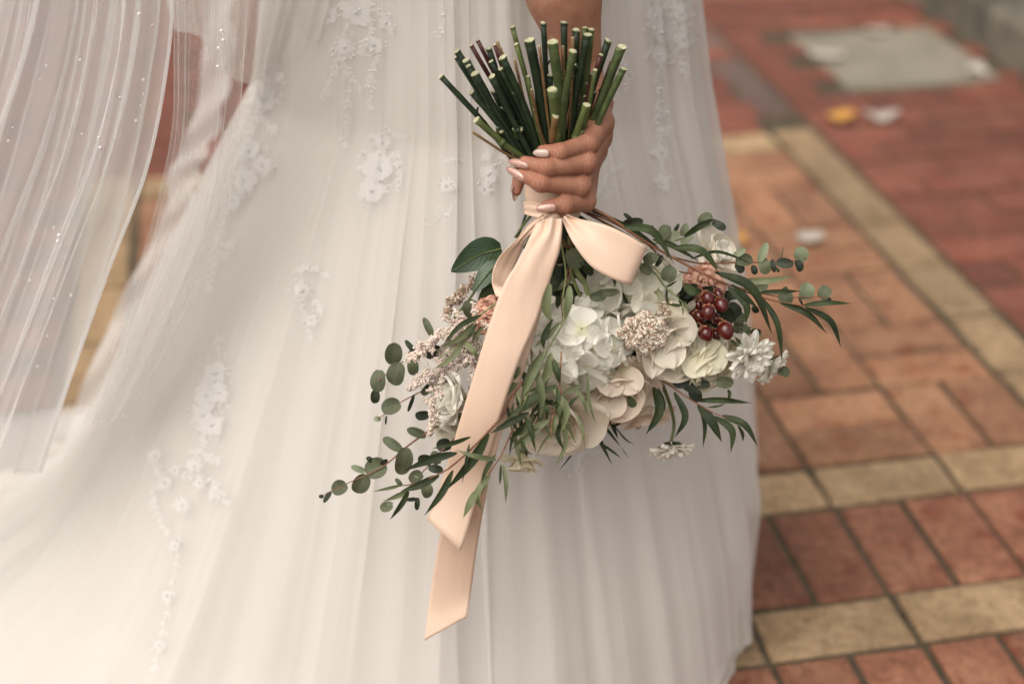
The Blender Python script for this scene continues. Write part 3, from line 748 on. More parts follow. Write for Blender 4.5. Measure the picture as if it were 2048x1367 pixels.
HO = B(1105, 340, 0)
def hl(px, py, off): 
    v = B(px, py, off)-HO; return np.array([v @ Rt, v @ Up, v @ Nn])
def cone(G, a, b, ra, rb):
    X, Y, Z = G; ba = b-a; l2 = ba @ ba
    px, py, pz = X-a[0], Y-a[1], Z-a[2]
    t = np.clip((px*ba[0]+py*ba[1]+pz*ba[2])/l2, 0, 1)
    return np.sqrt((px-ba[0]*t)**2+(py-ba[1]*t)**2+(pz-ba[2]*t)**2)-(ra+(rb-ra)*t)
def smin(a, b, k):
    h = np.clip(.5+.5*(b-a)/k, 0, 1); return b*(1-h)+a*h-k*h*(1-h)
FING = {   # (px, py, off m, radius px): knuckle, middle joint, end joint, tip
    'little': [(1200, 246, -.008, 25), (1176, 288, .022, 19.5), (1120, 304, .041, 15.5), (1086, 303, .038, 12.5)],
    'ring':   [(1196, 276, -.014, 25), (1172, 326, .026, 20), (1094, 336, .046, 16.5), (1050, 325, .037, 12.5)],
    'middle': [(1188, 306, -.018, 24), (1160, 372, .027, 20), (1082, 366, .046, 16.5), (1043, 349, .037, 12)],
    'index':  [(1176, 336, -.020, 23), (1170, 402, .014, 20), (1128, 409, .037, 18), (1094, 413, .042, 12.5)],
    'thumb':  [(1150, 268, -.062, 22), (1085, 305, -.050, 18), (1042, 345, -.024, 15), (1032, 382, -.014, 10.5)]}
def build_hand():
    h = .0008
    ylo, yhi = hl(0, 445, 0)[1], hl(0, 95, 0)[1]
    ys = np.concatenate([np.arange(ylo, yhi, h), np.arange(yhi, yhi+.42, .006)]).astype(np.float32)
    xs = np.arange(hl(995, 340, 0)[0], hl(1255, 340, 0)[0], h).astype(np.float32); zs = np.arange(-.125, .062, h).astype(np.float32)
    nh = int((yhi-ylo)/h)
    X, Y, Z = np.meshgrid(xs, ys, zs, indexing='ij')
    G = (X, Y, Z); px_ = lambda r: r*S*1.04
    def C(a, b, sub=G): return cone(sub, hl(*a[:3]), hl(*b[:3]), px_(a[3]), px_(b[3]))
    D = C((1150, 128, -.052, 41), (1122, -20, -.036, 62))                     # forearm: two bones side by side
    D = smin(D, C((1166, 140, -.05, 36), (1140, -20, -.036, 58)), .012)
    D = smin(D, C((1122, -20, -.036, 63), (1095, -700, -.03, 84)), .02)
    wrist = (1160, 150, -.050, 38)
    for e, r0 in (((1199, 240, -.014, 24), 30), ((1194, 270, -.022, 26), 33), ((1182, 298, -.03, 27), 33), ((1168, 325, -.034, 25), 30), ((1150, 268, -.058, 26), 32), ((1206, 205, -.030, 20), 26)):
        D = smin(D, C((wrist[0], wrist[1], wrist[2], r0), e), .010)
    D = smin(D, C((1190, 250, -.022, 26), (1165, 322, -.036, 24)), .012)
    out_ = D.copy()
    K = np.zeros_like(D); Ro = np.zeros_like(D)
    for nm, ch in FING.items():
        d = None
        for a, b in zip(ch[:-1], ch[1:]):
            c = C(a, b); d = c if d is None else smin(d, c, .0035)
        for q, amp in ((1, 1.04), (2, 1.0)):                                   # knuckle swell
            a = hl(*ch[q][:3]); dd = np.sqrt((X-a[0])**2+(Y-a[1])**2+(Z-a[2])**2)
            d = smin(d, dd-px_(ch[q][3]*amp), .002)
            K = np.maximum(K, np.exp(-(dd/(px_(ch[q][3])*1.15))**4))
            Ro = np.maximum(Ro, .6*np.exp(-(dd/(px_(ch[q][3])*1.3))**2))
        a = hl(*ch[3][:3]); dd = np.sqrt((X-a[0])**2+(Y-a[1])**2+(Z-a[2])**2); Ro = np.maximum(Ro, np.exp(-(dd/(px_(ch[3][3])*1.6))**2))
        # blend into the palm only near the root of the finger
        a = hl(*ch[0][:3]); w = np.clip(np.sqrt((X-a[0])**2+(Y-a[1])**2+(Z-a[2])**2)/px_(ch[0][3]), 0, 4)
        k = np.clip(.010*(1-(w-1)/1.6), .0006, .010)
        out_ = np.minimum(out_, smin(D, d, k))
    P, F = surface_nets(out_, xs, ys, zs)
    # light smoothing
    ed = np.vstack([F[:, [0, 1]], F[:, [1, 2]], F[:, [2, 3]], F[:, [3, 0]]])
    for lam in (.5, .5, .5, .4):
        acc = np.zeros_like(P); c = np.zeros(len(P))
        np.add.at(acc, ed[:, 0], P[ed[:, 1]]); np.add.at(acc, ed[:, 1], P[ed[:, 0]]); np.add.at(c, ed[:, 0], 1); np.add.at(c, ed[:, 1], 1)
        P = P+lam*(acc/np.maximum(c, 1)[:, None]-P)
    def samp(A):
        i = np.clip(np.searchsorted(xs, P[:, 0]), 0, len(xs)-1); j = np.clip(np.searchsorted(ys, P[:, 1]), 0, len(ys)-1); k = np.clip(np.searchsorted(zs, P[:, 2]), 0, len(zs)-1)
        return A[i, j, k]
    kn, ro = samp(K), samp(Ro)
    return HO+P[:, :1]*Rt+P[:, 1:2]*Up+P[:, 2:3]*Nn, F, kn, ro
person = empty('person', (HO[0], HO[1], 0), 'person in the white gown, bare arm lowered, hand gripping the bouquet by its stems', 'person')
hv, hf, kn, ro = build_hand()
body = mk('body', hv, hf, M['skin'], person, origin=HO)
for nm, arr in (('knuckle', kn), ('rosy', ro)):
    a = body.data.attributes.new(nm, 'FLOAT', 'POINT'); a.data.foreach_set('value', arr.astype(np.float32))
def fingernail(bx, by, tx, ty, off0, off1, wpx, nrmv, m):
    """curved plate from its root (bx, by) to its free edge (tx, ty)"""
    a, b = B(bx, by, off0), B(tx, ty, off1); T = b-a; L = np.linalg.norm(T); T = T/L
    N = nrm(nrmv-T*(nrmv @ T)); Xv = np.cross(T, N); V = []; n = 10
    for i in range(n):
        t = i/(n-1); w = wpx*S*.5*(math.sqrt(max(.02, 1-(1-min(1, t*5+.12))**2)) if t < .2 else (1 if t < .55 else math.sqrt(max(.015, 1-((t-.55)/.47)**2))))
        for j in range(7):
            e = (j-3)/3; V.append(a+T*L*t+Xv*w*math.sin(e*1.15)/math.sin(1.15)+N*(w*.9*(math.cos(e*1.15)-1)+.0010*math.sin(math.pi*t)+.0004))
    F = [(7*i+j, 7*i+j+1, 7*i+j+8, 7*i+j+7) for i in range(n-1) for j in range(6)]
    o = mk('fingernail', V, F, m, body); q = o.modifiers.new('t', 'SOLIDIFY'); q.thickness = .0006; q.offset = -1
fingernail(1098, 308, 1066, 306, .0475, .0435, 17, loc(-.15, -.35, 1), M['nail_pale'])
fingernail(1058, 331, 1017, 322, .0455, .0345, 18, loc(-.35, .0, 1), M['nail'])
fingernail(1050, 358, 1013, 336, .0455, .0345, 17, loc(-.35, -.1, 1), M['nail'])
fingernail(1112, 414, 1072, 418, .0505, .049, 18, loc(-.1, -.15, 1), M['nail'])
fingernail(1028, 372, 1029, 402, -.010, -.011, 17, loc(-.6, -.1, -.7), M['nail_pale'])

# ================================================================== the bouquet
bq = empty('bridal_bouquet', B(1105, 340), 'bridal bouquet held head down with white hydrangea, roses, berries, eucalyptus and a peach satin bow', 'bouquet')
def zf(x0, y0, sc): return lambda x, y: (x0+x*sc, y0+y*sc)
Z1, Z3, Z4, Z5 = zf(850, 0, .2197), zf(880, 400, .2341), zf(1200, 400, .2633), zf(1000, 580, .2194)
Z6, Z7, Z8 = zf(730, 560, .2194), zf(620, 820, .2246), zf(1040, 700, .2539)

# ---- cut stems above the hand
STEMS = [  # tip in the enlargement, radius px, kind, depth of tip
 (1078, 212, 6.5, 'a', -.035), (1265, 205, 6.8, 'a', -.030), (1378, 275, 8.2, 'a', -.028), (1455, 252, 4.6, 'b', -.03), (1512, 268, 7.0, 'e', -.032), (1480, 318, 7.0, 'a', -.02),
 (1668, 372, 7.6, 'a', -.02), (1785, 432, 8.4, 'e', -.012), (1808, 625, 7.6, 'e', -.002), (1602, 500, 5.0, 'c', -.008), (1550, 638, 5.2, 'b', .004), (1348, 468, 8.4, 'e', .006),
 (1255, 420, 2.8, 'd', -.005), (1345, 340, 3.4, 'd', -.018), (1162, 384, 10.5, 'e', .004), (1160, 818, 11, 'b', .026), (1040, 420, 3.4, 'd', .0), (950, 368, 10.5, 'a', -.010),
 (795, 245, 5.0, 'b', -.02), (828, 402, 5.4, 'b', -.006), (705, 525, 7.2, 'a', .008), (632, 408, 4.6, 'c', -.010), (684, 432, 3.0, 'd', -.014), (655, 378, 3.2, 'd', -.02),
 (690, 628, 5.2, 'a', .004), (600, 560, 5.2, 'a', .0), (608, 698, 6.6, 'a', .014), (478, 366, 5.0, 'c', -.016), (580, 442, 6.2, 'a', -.012), (420, 412, 4.6, 'c', -.008),
 (290, 468, 6.2, 'a', -.012), (375, 552, 6.6, 'a', -.004), (395, 600, 5.8, 'a', .002), (455, 672, 7.4, 'a', .010), (282, 522, 4.8, 'a', -.016), (146, 698, 6.0, 'a', -.006),
 (422, 842, 6.8, 'a', .014), (468, 1090, 7.5, 'b', .018), (432, 1202, 3.2, 'd', .020), (815, 540, 2.8, 'd', .0), (940, 695, 3.6, 'b', .02), (970, 812, 3.2, 'd', .024),
 (1190, 1058, 7.6, 'd', .028), (1470, 955, 8.5, 'b', .016), (1176, 910, 3.0, 'd', .018), (1210, 700, 2.8, 'd', -.01), (1700, 560, 4.0, 'c', -.02)]
for q in range(16):
    STEMS.append((random.uniform(420, 1560), random.uniform(620, 900), random.uniform(4, 7.5), random.choice('aaaab'), random.uniform(-.035, -.012)))
for k, (zx, zy, r, kd, off) in enumerate(STEMS):
    x, y = Z1(zx, zy)
    gx = 1104+(x-1075)*.30+random.uniform(-5, 5); gy = 338+random.uniform(-8, 14); go = np.clip(off*.55, -.022, .018)
    mx, my = x*.48+gx*.52+random.uniform(-3, 3), y*.5+gy*.5
    bend = random.uniform(-8, 8)
    lean = (338-y)*S*.34; r = r*random.uniform(.82, 1.12); tip = np.array([x, y, off+lean]); md = np.array([mx+bend, my, off*.8+lean*.45]); r = r*.95
    low = np.array([1104-(x-1075)*.10+random.uniform(-8, 8), 440, go*.7]); 
    end = np.array([1108-(x-1075)*.22+random.uniform(-30, 45), 470+random.uniform(0, 60), random.uniform(-.02, .015)])
    pts = [B(*q) for q in (tip, md, (gx, gy, go), low, end)]
    path = cr(pts, 22); rad = r*S*np.linspace(1.05, .80, 22)
    rad = rad*(1+.07*np.sin(np.arange(22)*1.7+k)*np.sin(np.arange(22)*.6+2*k))
    m = MB(); m.tube(path, rad, 10, 0, cap_m=1, cap1=True)
    if r > 4.5 and random.random() < .4:                                             # a leaf node
        i = random.choice((4, 5, 6)); m.ball(path[i]+Nn*rad[i]*.2, rad[i]*1.25, 0)
    if r > 3 and random.random() < .45:                                              # a trimmed side stub
        i = random.choice((3, 4, 5, 6, 7)); tq = nrm(path[i-1]-path[i]); sv = nrm(tq*.8+Rt*random.choice((-1, 1))*.7+Nn*random.uniform(-.2, .8))
        m.tube([path[i], path[i]+sv*rad[i]*1.6, path[i]+sv*rad[i]*random.uniform(2.2, 3.2)], np.array([.7, .5, .42])*rad[i], 6, 0, cap_m=1)
    tdir = nrm(path[0]-path[1])
    st = m.obj('stem', [M['stem_'+kd], M['cut']], bq)
    if r > 3.5:                                                                     # the pale slanted cut face
        cnr = nrm(tdir+loc(random.uniform(-.8, .8), .2, random.uniform(.4, 1.0))*random.uniform(.3, 1.0)); a = nrm(np.cross(cnr, Rt)); b = np.cross(cnr, a); rr = rad[0]*1.04
        V = [path[0]+tdir*rr*.10]; n = 12
        for q in range(n):
            an = 2*math.pi*q/n; dirv = math.cos(an)*a+math.sin(an)*b
            flat = dirv-tdir*(dirv @ tdir); rad_ = rr*(1+.05*math.sin(3*an+k))
            V.append(path[0]+nrm(flat)*rad_+tdir*(-(nrm(flat)*rad_) @ cnr/(tdir @ cnr))*.8+tdir*rr*.05)
        V += [v-tdir*rr*.9 for v in V[1:]]
        mk('cut_end', V, [(0, 1+q, 1+(q+1) % n) for q in range(n)]+[(1+q, 1+n+q, 1+n+(q+1) % n, 1+(q+1) % n) for q in range(n)], [M['cut'], M['stem_'+kd]], st, smooth=False, mi=[0]*n+[1]*n)
for zx, zy, r in ((680, 1215, 9), (845, 1205, 10), (1160, 1268, 9)):                 # trimmed side shoots
    x, y = Z1(zx, zy); m = MB()
    for q in range(5):
        a = random.uniform(0, 6.28); m.tube(cr([B(x, y+14, .012), B(x+4*math.cos(a), y+2, .02), B(x+9*math.cos(a), y-8+5*math.sin(a), .024+.004*math.sin(a))], 6), np.array([5, 5.5, 5, 4.5, 4, 3])*S, 8, 0, cap_m=1)
    m.obj('stem_node', [M['stem_e'], M['cut']], bq)

# ---- leaves
def strip_leaf(pts, wid, m, parent, prof='lance', tilt=0.0, cup=.25, name='leaf', nrmh=None, n=11, twist=0.0):
    c = cr(pts, n); T = np.gradient(c, axis=0); T /= np.linalg.norm(T, axis=1)[:, None]+1e-12
    V = []; UVs = []
    h0 = Nn if nrmh is None else nrmh
    for i in range(n):
        t = i/(n-1)
        if prof == 'lance': w = wid*.5*(math.sin(math.pi*min(1, t*1.02+.03)**.85))**.8
        elif prof == 'round': w = wid*.5*math.sqrt(max(0, 1-(2*min(.995, .03+t*.965)-1)**2))**.92
        else: w = wid*.5*math.sin(math.pi*(.04+.95*t)**.78)**.75
        X = nrm(np.cross(T[i], h0)); N = np.cross(X, T[i])
        a = tilt+twist*(t-.5); X2 = X*math.cos(a)+N*math.sin(a); N2 = np.cross(X2, T[i])
        for j in range(5):
            e = (j-2)/2; V.append(c[i]+X2*w*e+N2*(cup*w*(abs(e)**1.4)+.10*w*math.sin(7*t+e*2+wid*9e3)*abs(e))); UVs.append((e*.5+.5, t))
    F = [(5*i+j, 5*i+j+1, 5*i+j+6, 5*i+j+5) for i in range(n-1) for j in range(4)]
    o = mk(name, V, F, m, parent, origin=c[0]); ul = o.data.uv_layers.new(name='UVMap')
    ul.data.foreach_set('uv', [x for f in F for i in f for x in UVs[i]])
    return o
def lance(zfn, a, b, c, w, off, m, parent, do=.0, sc=1.0):
    A, Bb, Cc = zfn(*a), zfn(*b), zfn(*c)
    j = random.uniform(-.006, .006)
    pts = [B(A[0], A[1], off-.004), B(Bb[0], Bb[1], off+do*.6+j+.003), B(Cc[0], Cc[1], off+do+j)]
    return strip_leaf(pts, w*sc*S*1.0, m, parent, 'lance', random.uniform(-.45, .45), random.uniform(.15, .5), twist=random.uniform(-.7, .7))
def disc(zfn, x, y, rx, ry, ang, off, m, parent, sc, tilt=None):
    """round leaf: centre, half sizes in the enlargement, direction of its tip in degrees (0 = right, 90 = up)"""
    X, Y = zfn(x, y); a = math.radians(ang); L = ry*sc; dx, dy = math.cos(a), -math.sin(a)
    ti = random.uniform(-.35, .35) if tilt is None else tilt; dn = random.uniform(-.35, .35)*L*S
    pts = [B(X-dx*L, Y-dy*L, off-dn), B(X, Y, off+.0015), B(X+dx*L, Y+dy*L, off+dn)]
    return strip_leaf(pts, 2*rx*sc*S*1.03, m, parent, 'round', ti, random.uniform(.08, .3), n=13)
def sprig(name, zfn, pts, r0, r1, off0, off1, m, label=None):
    q = [zfn(*p) for p in pts]; n = len(q)
    P = [B(x, y, off0+(off1-off0)*i/(n-1)) for i, (x, y) in enumerate(q)]
    b = MB(); c = cr(P, 5*n); b.tube(c, np.linspace(r0, r1, len(c))*S, 6)
    o = b.obj(name, [m], bq)
    if label: o['label'] = label
    return o
WL, WP, EU, EL, ED = M['willow'], M['willow_light'], M['euc'], M['euc_light'], M['euc_dark']

# right: long willow spray
sp = sprig('willow_sprig', Z4, [(-300, 0), (0, 90), (300, 290), (560, 440), (850, 590), (1150, 710), (1350, 770), (1560, 805)], 3.4, 1.4, .0, .02, M['twig'])
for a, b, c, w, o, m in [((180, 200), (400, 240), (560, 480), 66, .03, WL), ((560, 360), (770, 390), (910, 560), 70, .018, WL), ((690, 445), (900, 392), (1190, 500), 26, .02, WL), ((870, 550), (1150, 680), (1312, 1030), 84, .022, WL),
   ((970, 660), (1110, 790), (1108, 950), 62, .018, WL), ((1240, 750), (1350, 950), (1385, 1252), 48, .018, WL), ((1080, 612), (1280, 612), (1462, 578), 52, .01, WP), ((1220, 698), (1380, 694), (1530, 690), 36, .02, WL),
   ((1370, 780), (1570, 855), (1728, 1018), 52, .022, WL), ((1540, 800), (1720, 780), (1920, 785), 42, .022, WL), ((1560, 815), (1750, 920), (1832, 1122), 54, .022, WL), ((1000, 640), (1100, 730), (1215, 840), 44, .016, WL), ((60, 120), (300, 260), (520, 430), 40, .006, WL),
   ((400, 300), (560, 350), (760, 470), 46, .0, WL), ((640, 280), (770, 190), (880, 140), 52, -.03, WL)]: lance(Z4, a, b, c, w, o, m, sp, 0, .2633)
sp = sprig('willow_sprig', Z4, [(-200, 60), (60, 150), (320, 300), (560, 520), (700, 560)], 3.0, 1.5, -.01, .0, M['twig'])
sp = sprig('willow_sprig', Z4, [(300, 470), (420, 560), (500, 665), (600, 750), (680, 840)], 2.0, 1.2, .03, .035, M['twig_green'])
for a, b, c, w, o, m in [((500, 660), (540, 640), (590, 610), 18, .035, WL), ((620, 760), (630, 820), (628, 885), 18, .036, WP), ((640, 770), (660, 810), (690, 860), 20, .036, WP), ((505, 670), (505, 740), (520, 810), 22, .03, WL), ((520, 790), (600, 800), (650, 770), 26, .028, WL)]: lance(Z4, a, b, c, w, o, m, sp, 0, .2633)
# right: silver dollar eucalyptus
sp = sprig('eucalyptus_sprig', Z4, [(500, 420), (760, 480), (1000, 475), (1300, 470), (1520, 455), (1560, 440)], 2.2, .8, -.01, .015, M['twig'])
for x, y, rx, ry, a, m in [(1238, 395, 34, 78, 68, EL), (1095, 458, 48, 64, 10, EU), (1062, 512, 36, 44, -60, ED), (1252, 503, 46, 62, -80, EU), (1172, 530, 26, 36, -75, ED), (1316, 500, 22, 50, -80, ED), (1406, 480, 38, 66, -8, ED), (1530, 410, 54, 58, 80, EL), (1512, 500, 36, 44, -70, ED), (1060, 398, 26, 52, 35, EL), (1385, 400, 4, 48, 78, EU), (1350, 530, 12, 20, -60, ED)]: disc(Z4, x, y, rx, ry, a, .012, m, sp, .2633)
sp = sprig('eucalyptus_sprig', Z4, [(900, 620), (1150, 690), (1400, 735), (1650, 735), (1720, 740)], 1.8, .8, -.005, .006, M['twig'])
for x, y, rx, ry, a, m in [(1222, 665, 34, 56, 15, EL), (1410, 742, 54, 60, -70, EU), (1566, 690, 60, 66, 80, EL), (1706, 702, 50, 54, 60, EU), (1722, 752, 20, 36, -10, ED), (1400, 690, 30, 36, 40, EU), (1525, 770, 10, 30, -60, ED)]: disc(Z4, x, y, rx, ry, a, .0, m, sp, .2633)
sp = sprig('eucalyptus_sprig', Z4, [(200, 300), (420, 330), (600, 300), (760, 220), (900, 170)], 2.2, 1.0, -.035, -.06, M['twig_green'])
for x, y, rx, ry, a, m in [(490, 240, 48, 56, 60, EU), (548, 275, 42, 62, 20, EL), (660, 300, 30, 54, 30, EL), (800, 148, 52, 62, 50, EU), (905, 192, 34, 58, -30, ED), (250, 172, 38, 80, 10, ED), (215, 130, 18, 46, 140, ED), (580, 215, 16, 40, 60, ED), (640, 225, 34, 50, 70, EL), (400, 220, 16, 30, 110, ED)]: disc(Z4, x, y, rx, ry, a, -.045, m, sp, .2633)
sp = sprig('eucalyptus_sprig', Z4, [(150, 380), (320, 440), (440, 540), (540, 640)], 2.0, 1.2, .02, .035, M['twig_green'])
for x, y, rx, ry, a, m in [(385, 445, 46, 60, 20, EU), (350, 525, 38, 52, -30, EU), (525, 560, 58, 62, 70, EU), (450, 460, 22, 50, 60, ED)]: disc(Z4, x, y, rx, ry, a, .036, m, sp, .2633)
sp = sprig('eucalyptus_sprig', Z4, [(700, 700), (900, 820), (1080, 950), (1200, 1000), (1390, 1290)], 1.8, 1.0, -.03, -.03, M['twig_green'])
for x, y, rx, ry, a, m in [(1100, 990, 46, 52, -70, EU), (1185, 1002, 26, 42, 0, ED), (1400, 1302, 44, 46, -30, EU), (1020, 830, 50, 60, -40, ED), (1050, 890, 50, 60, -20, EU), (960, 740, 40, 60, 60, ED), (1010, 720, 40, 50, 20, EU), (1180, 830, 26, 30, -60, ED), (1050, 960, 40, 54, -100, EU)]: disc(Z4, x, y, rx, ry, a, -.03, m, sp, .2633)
# left: silver dollar eucalyptus
sp = sprig('eucalyptus_sprig', Z6, [(900, 480), (700, 600), (480, 710), (330, 750), (190, 860), (120, 920)], 2.0, 1.0, -.01, .012, M['twig'])
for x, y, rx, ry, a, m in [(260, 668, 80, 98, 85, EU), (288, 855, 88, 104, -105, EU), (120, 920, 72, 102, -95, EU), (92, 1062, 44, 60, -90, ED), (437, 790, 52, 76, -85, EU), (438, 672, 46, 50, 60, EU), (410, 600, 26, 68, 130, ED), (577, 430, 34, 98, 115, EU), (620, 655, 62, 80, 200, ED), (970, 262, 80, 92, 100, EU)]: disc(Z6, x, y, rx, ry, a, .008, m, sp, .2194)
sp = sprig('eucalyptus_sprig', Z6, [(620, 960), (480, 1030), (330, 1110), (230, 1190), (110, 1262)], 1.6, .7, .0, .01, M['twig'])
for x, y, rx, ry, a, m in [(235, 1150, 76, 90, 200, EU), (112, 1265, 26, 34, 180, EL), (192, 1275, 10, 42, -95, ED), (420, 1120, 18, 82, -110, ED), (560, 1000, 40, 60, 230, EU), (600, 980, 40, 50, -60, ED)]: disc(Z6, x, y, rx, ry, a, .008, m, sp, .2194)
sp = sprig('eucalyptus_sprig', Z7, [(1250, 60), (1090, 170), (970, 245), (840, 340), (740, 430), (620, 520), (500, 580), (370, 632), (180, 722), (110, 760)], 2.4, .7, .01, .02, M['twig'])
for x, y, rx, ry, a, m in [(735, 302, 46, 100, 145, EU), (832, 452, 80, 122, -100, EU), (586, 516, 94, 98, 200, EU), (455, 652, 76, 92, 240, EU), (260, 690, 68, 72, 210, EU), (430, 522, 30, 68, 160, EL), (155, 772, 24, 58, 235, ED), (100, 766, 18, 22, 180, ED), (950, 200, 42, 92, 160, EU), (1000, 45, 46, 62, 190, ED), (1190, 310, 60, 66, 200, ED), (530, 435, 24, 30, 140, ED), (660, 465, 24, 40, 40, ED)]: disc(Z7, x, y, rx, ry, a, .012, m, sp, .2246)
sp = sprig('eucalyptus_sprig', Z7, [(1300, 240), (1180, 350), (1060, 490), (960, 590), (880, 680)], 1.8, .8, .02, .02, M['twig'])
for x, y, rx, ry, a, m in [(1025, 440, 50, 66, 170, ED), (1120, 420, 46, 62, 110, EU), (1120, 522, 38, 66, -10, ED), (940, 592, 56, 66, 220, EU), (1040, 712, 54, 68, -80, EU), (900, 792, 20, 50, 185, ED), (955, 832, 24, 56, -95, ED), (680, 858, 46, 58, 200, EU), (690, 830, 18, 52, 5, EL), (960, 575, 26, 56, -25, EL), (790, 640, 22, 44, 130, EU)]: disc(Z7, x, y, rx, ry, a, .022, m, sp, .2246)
# lower left: willow spray across the ribbon
sp = sprig('willow_sprig', Z7, [(1900, -260), (1790, -120), (1700, 60), (1450, 330), (1270, 490), (1160, 560), (980, 640), (830, 670)], 2.6, 1.2, .07, .085, M['twig'])
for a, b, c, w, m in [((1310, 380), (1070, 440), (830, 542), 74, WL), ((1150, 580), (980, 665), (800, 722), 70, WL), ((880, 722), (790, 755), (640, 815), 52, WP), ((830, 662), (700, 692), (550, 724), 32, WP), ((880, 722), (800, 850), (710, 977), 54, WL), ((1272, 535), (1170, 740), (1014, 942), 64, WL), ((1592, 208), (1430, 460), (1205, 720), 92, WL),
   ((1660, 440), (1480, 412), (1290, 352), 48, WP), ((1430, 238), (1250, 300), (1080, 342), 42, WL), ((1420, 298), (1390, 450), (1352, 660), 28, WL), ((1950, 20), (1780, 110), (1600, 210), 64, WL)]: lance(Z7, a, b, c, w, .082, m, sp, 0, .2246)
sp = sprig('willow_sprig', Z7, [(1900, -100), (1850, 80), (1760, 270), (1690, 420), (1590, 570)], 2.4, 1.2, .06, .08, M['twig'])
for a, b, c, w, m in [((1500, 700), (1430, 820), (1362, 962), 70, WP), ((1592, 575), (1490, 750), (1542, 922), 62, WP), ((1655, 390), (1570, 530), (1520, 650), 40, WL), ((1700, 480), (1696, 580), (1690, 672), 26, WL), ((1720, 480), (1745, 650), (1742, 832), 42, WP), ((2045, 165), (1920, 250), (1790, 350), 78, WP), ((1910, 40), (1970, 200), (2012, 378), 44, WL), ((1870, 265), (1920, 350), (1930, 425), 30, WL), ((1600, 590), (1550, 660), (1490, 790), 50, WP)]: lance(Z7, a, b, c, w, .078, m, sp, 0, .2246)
# middle: willow hanging between bow and roses
sp = sprig('willow_sprig', Z5, [(560, -420), (600, -150), (575, 60), (578, 280), (470, 480), (330, 760), (210, 1050)], 2.2, 1.2, .03, .075, M['twig_green'])
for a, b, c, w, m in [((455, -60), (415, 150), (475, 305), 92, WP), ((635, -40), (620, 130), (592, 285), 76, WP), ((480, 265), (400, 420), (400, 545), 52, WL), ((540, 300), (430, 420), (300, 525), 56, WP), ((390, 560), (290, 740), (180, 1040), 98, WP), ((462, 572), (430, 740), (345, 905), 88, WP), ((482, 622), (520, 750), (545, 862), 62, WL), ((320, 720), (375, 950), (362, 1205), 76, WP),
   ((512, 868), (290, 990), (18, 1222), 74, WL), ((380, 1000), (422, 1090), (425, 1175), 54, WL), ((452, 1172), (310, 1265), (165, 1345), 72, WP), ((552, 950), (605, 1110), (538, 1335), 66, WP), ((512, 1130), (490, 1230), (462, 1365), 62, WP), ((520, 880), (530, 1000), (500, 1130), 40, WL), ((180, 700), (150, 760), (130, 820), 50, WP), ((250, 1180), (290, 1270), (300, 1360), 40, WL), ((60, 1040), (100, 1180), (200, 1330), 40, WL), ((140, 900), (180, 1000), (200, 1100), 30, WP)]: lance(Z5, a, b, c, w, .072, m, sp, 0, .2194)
sp = sprig('willow_sprig', Z5, [(560, 560), (545, 860), (550, 960), (480, 1160), (470, 1330)], 1.8, 1.0, .07, .074, M['twig'])
# lower right: dark willow
sp = sprig('willow_sprig', Z8, [(1000, 100), (1090, 220), (1200, 290), (1330, 380), (1500, 480), (1640, 540)], 2.4, 1.0, .0, .015, M['twig'])
for a, b, c, w, m in [((1050, 290), (1095, 480), (990, 668), 84, WL), ((1085, 300), (1125, 430), (1100, 545), 54, WL), ((1215, 330), (1300, 520), (1215, 695), 62, WL), ((1390, 395), (1620, 392), (1832, 416), 52, WL), ((1400, 430), (1510, 560), (1592, 728), 82, WL), ((1530, 520), (1670, 630), (1660, 812), 62, WL), ((1590, 515), (1770, 590), (1875, 762), 66, WL), ((1415, 450), (1455, 600), (1440, 770), 38, WL), ((1715, 590), (1750, 660), (1756, 720), 34, WL), ((1640, 310), (1650, 350), (1640, 400), 30, WL), ((1480, 450), (1560, 440), (1620, 420), 18, WL)]: lance(Z8, a, b, c, w, .005, m, sp, 0, .2539)
for x, y, rx, ry, a, m in [(1270, 255, 46, 66, 190, ED), (1440, 270, 36, 58, 0, ED), (1615, 252, 50, 66, -5, EU), (1380, 350, 50, 62, -60, ED), (885, 395, 38, 56, -90, M['stem_e']), (820, 60, 36, 84, -115, ED), (860, 245, 40, 84, 210, ED), (930, 400, 30, 50, -40, ED), (1340, 300, 40, 70, -30, ED)]: disc(Z8, x, y, rx, ry, a, .006, m, sp, .2539)
# below: thin dark willow twigs
sp = sprig('willow_sprig', Z8, [(470, 380), (560, 560), (650, 740)], 2.0, .9, -.02, -.02, M['twig'])
for a, b, c, w, m in [((490, 450), (600, 650), (732, 915), 46, WL), ((540, 470), (675, 610), (802, 772), 30, WL), ((640, 450), (590, 600), (510, 720), 20, WL), ((740, 425), (785, 540), (738, 615), 48, WL), ((690, 490), (730, 590), (772, 700), 44, WL), ((455, 570), (385, 740), (288, 905), 26, WL), ((512, 600), (425, 790), (300, 957), 20, WL), ((630, 730), (720, 790), (802, 855), 22, WL), ((750, 600), (830, 700), (902, 742), 16, WL), ((520, 590), (580, 640), (600, 690), 20, WL), ((800, 770), (830, 810), (860, 858), 12, WP)]: lance(Z8, a, b, c, w, -.02, m, sp, 0, .2539)
sp = sprig('willow_sprig', lambda x, y: (x, y), [(1080, 700), (1075, 760), (1065, 820), (1050, 880)], 1.8, 1.0, .05, .06, M['twig'])
for k in range(30):
    x, y = random.uniform(1015, 1180), random.uniform(740, 865); a = math.radians(random.uniform(205, 300)); L = random.uniform(55, 110); q = random.uniform(-14, 14)
    dx, dy = math.cos(a), -math.sin(a)
    lance(lambda x, y: (x, y), (x, y), (x+dx*L*.5-dy*q, y+dy*L*.5+dx*q), (x+dx*L, y+dy*L), random.uniform(5, 11), random.uniform(.045, .07), random.choice((WL, WP, WP)), sp)
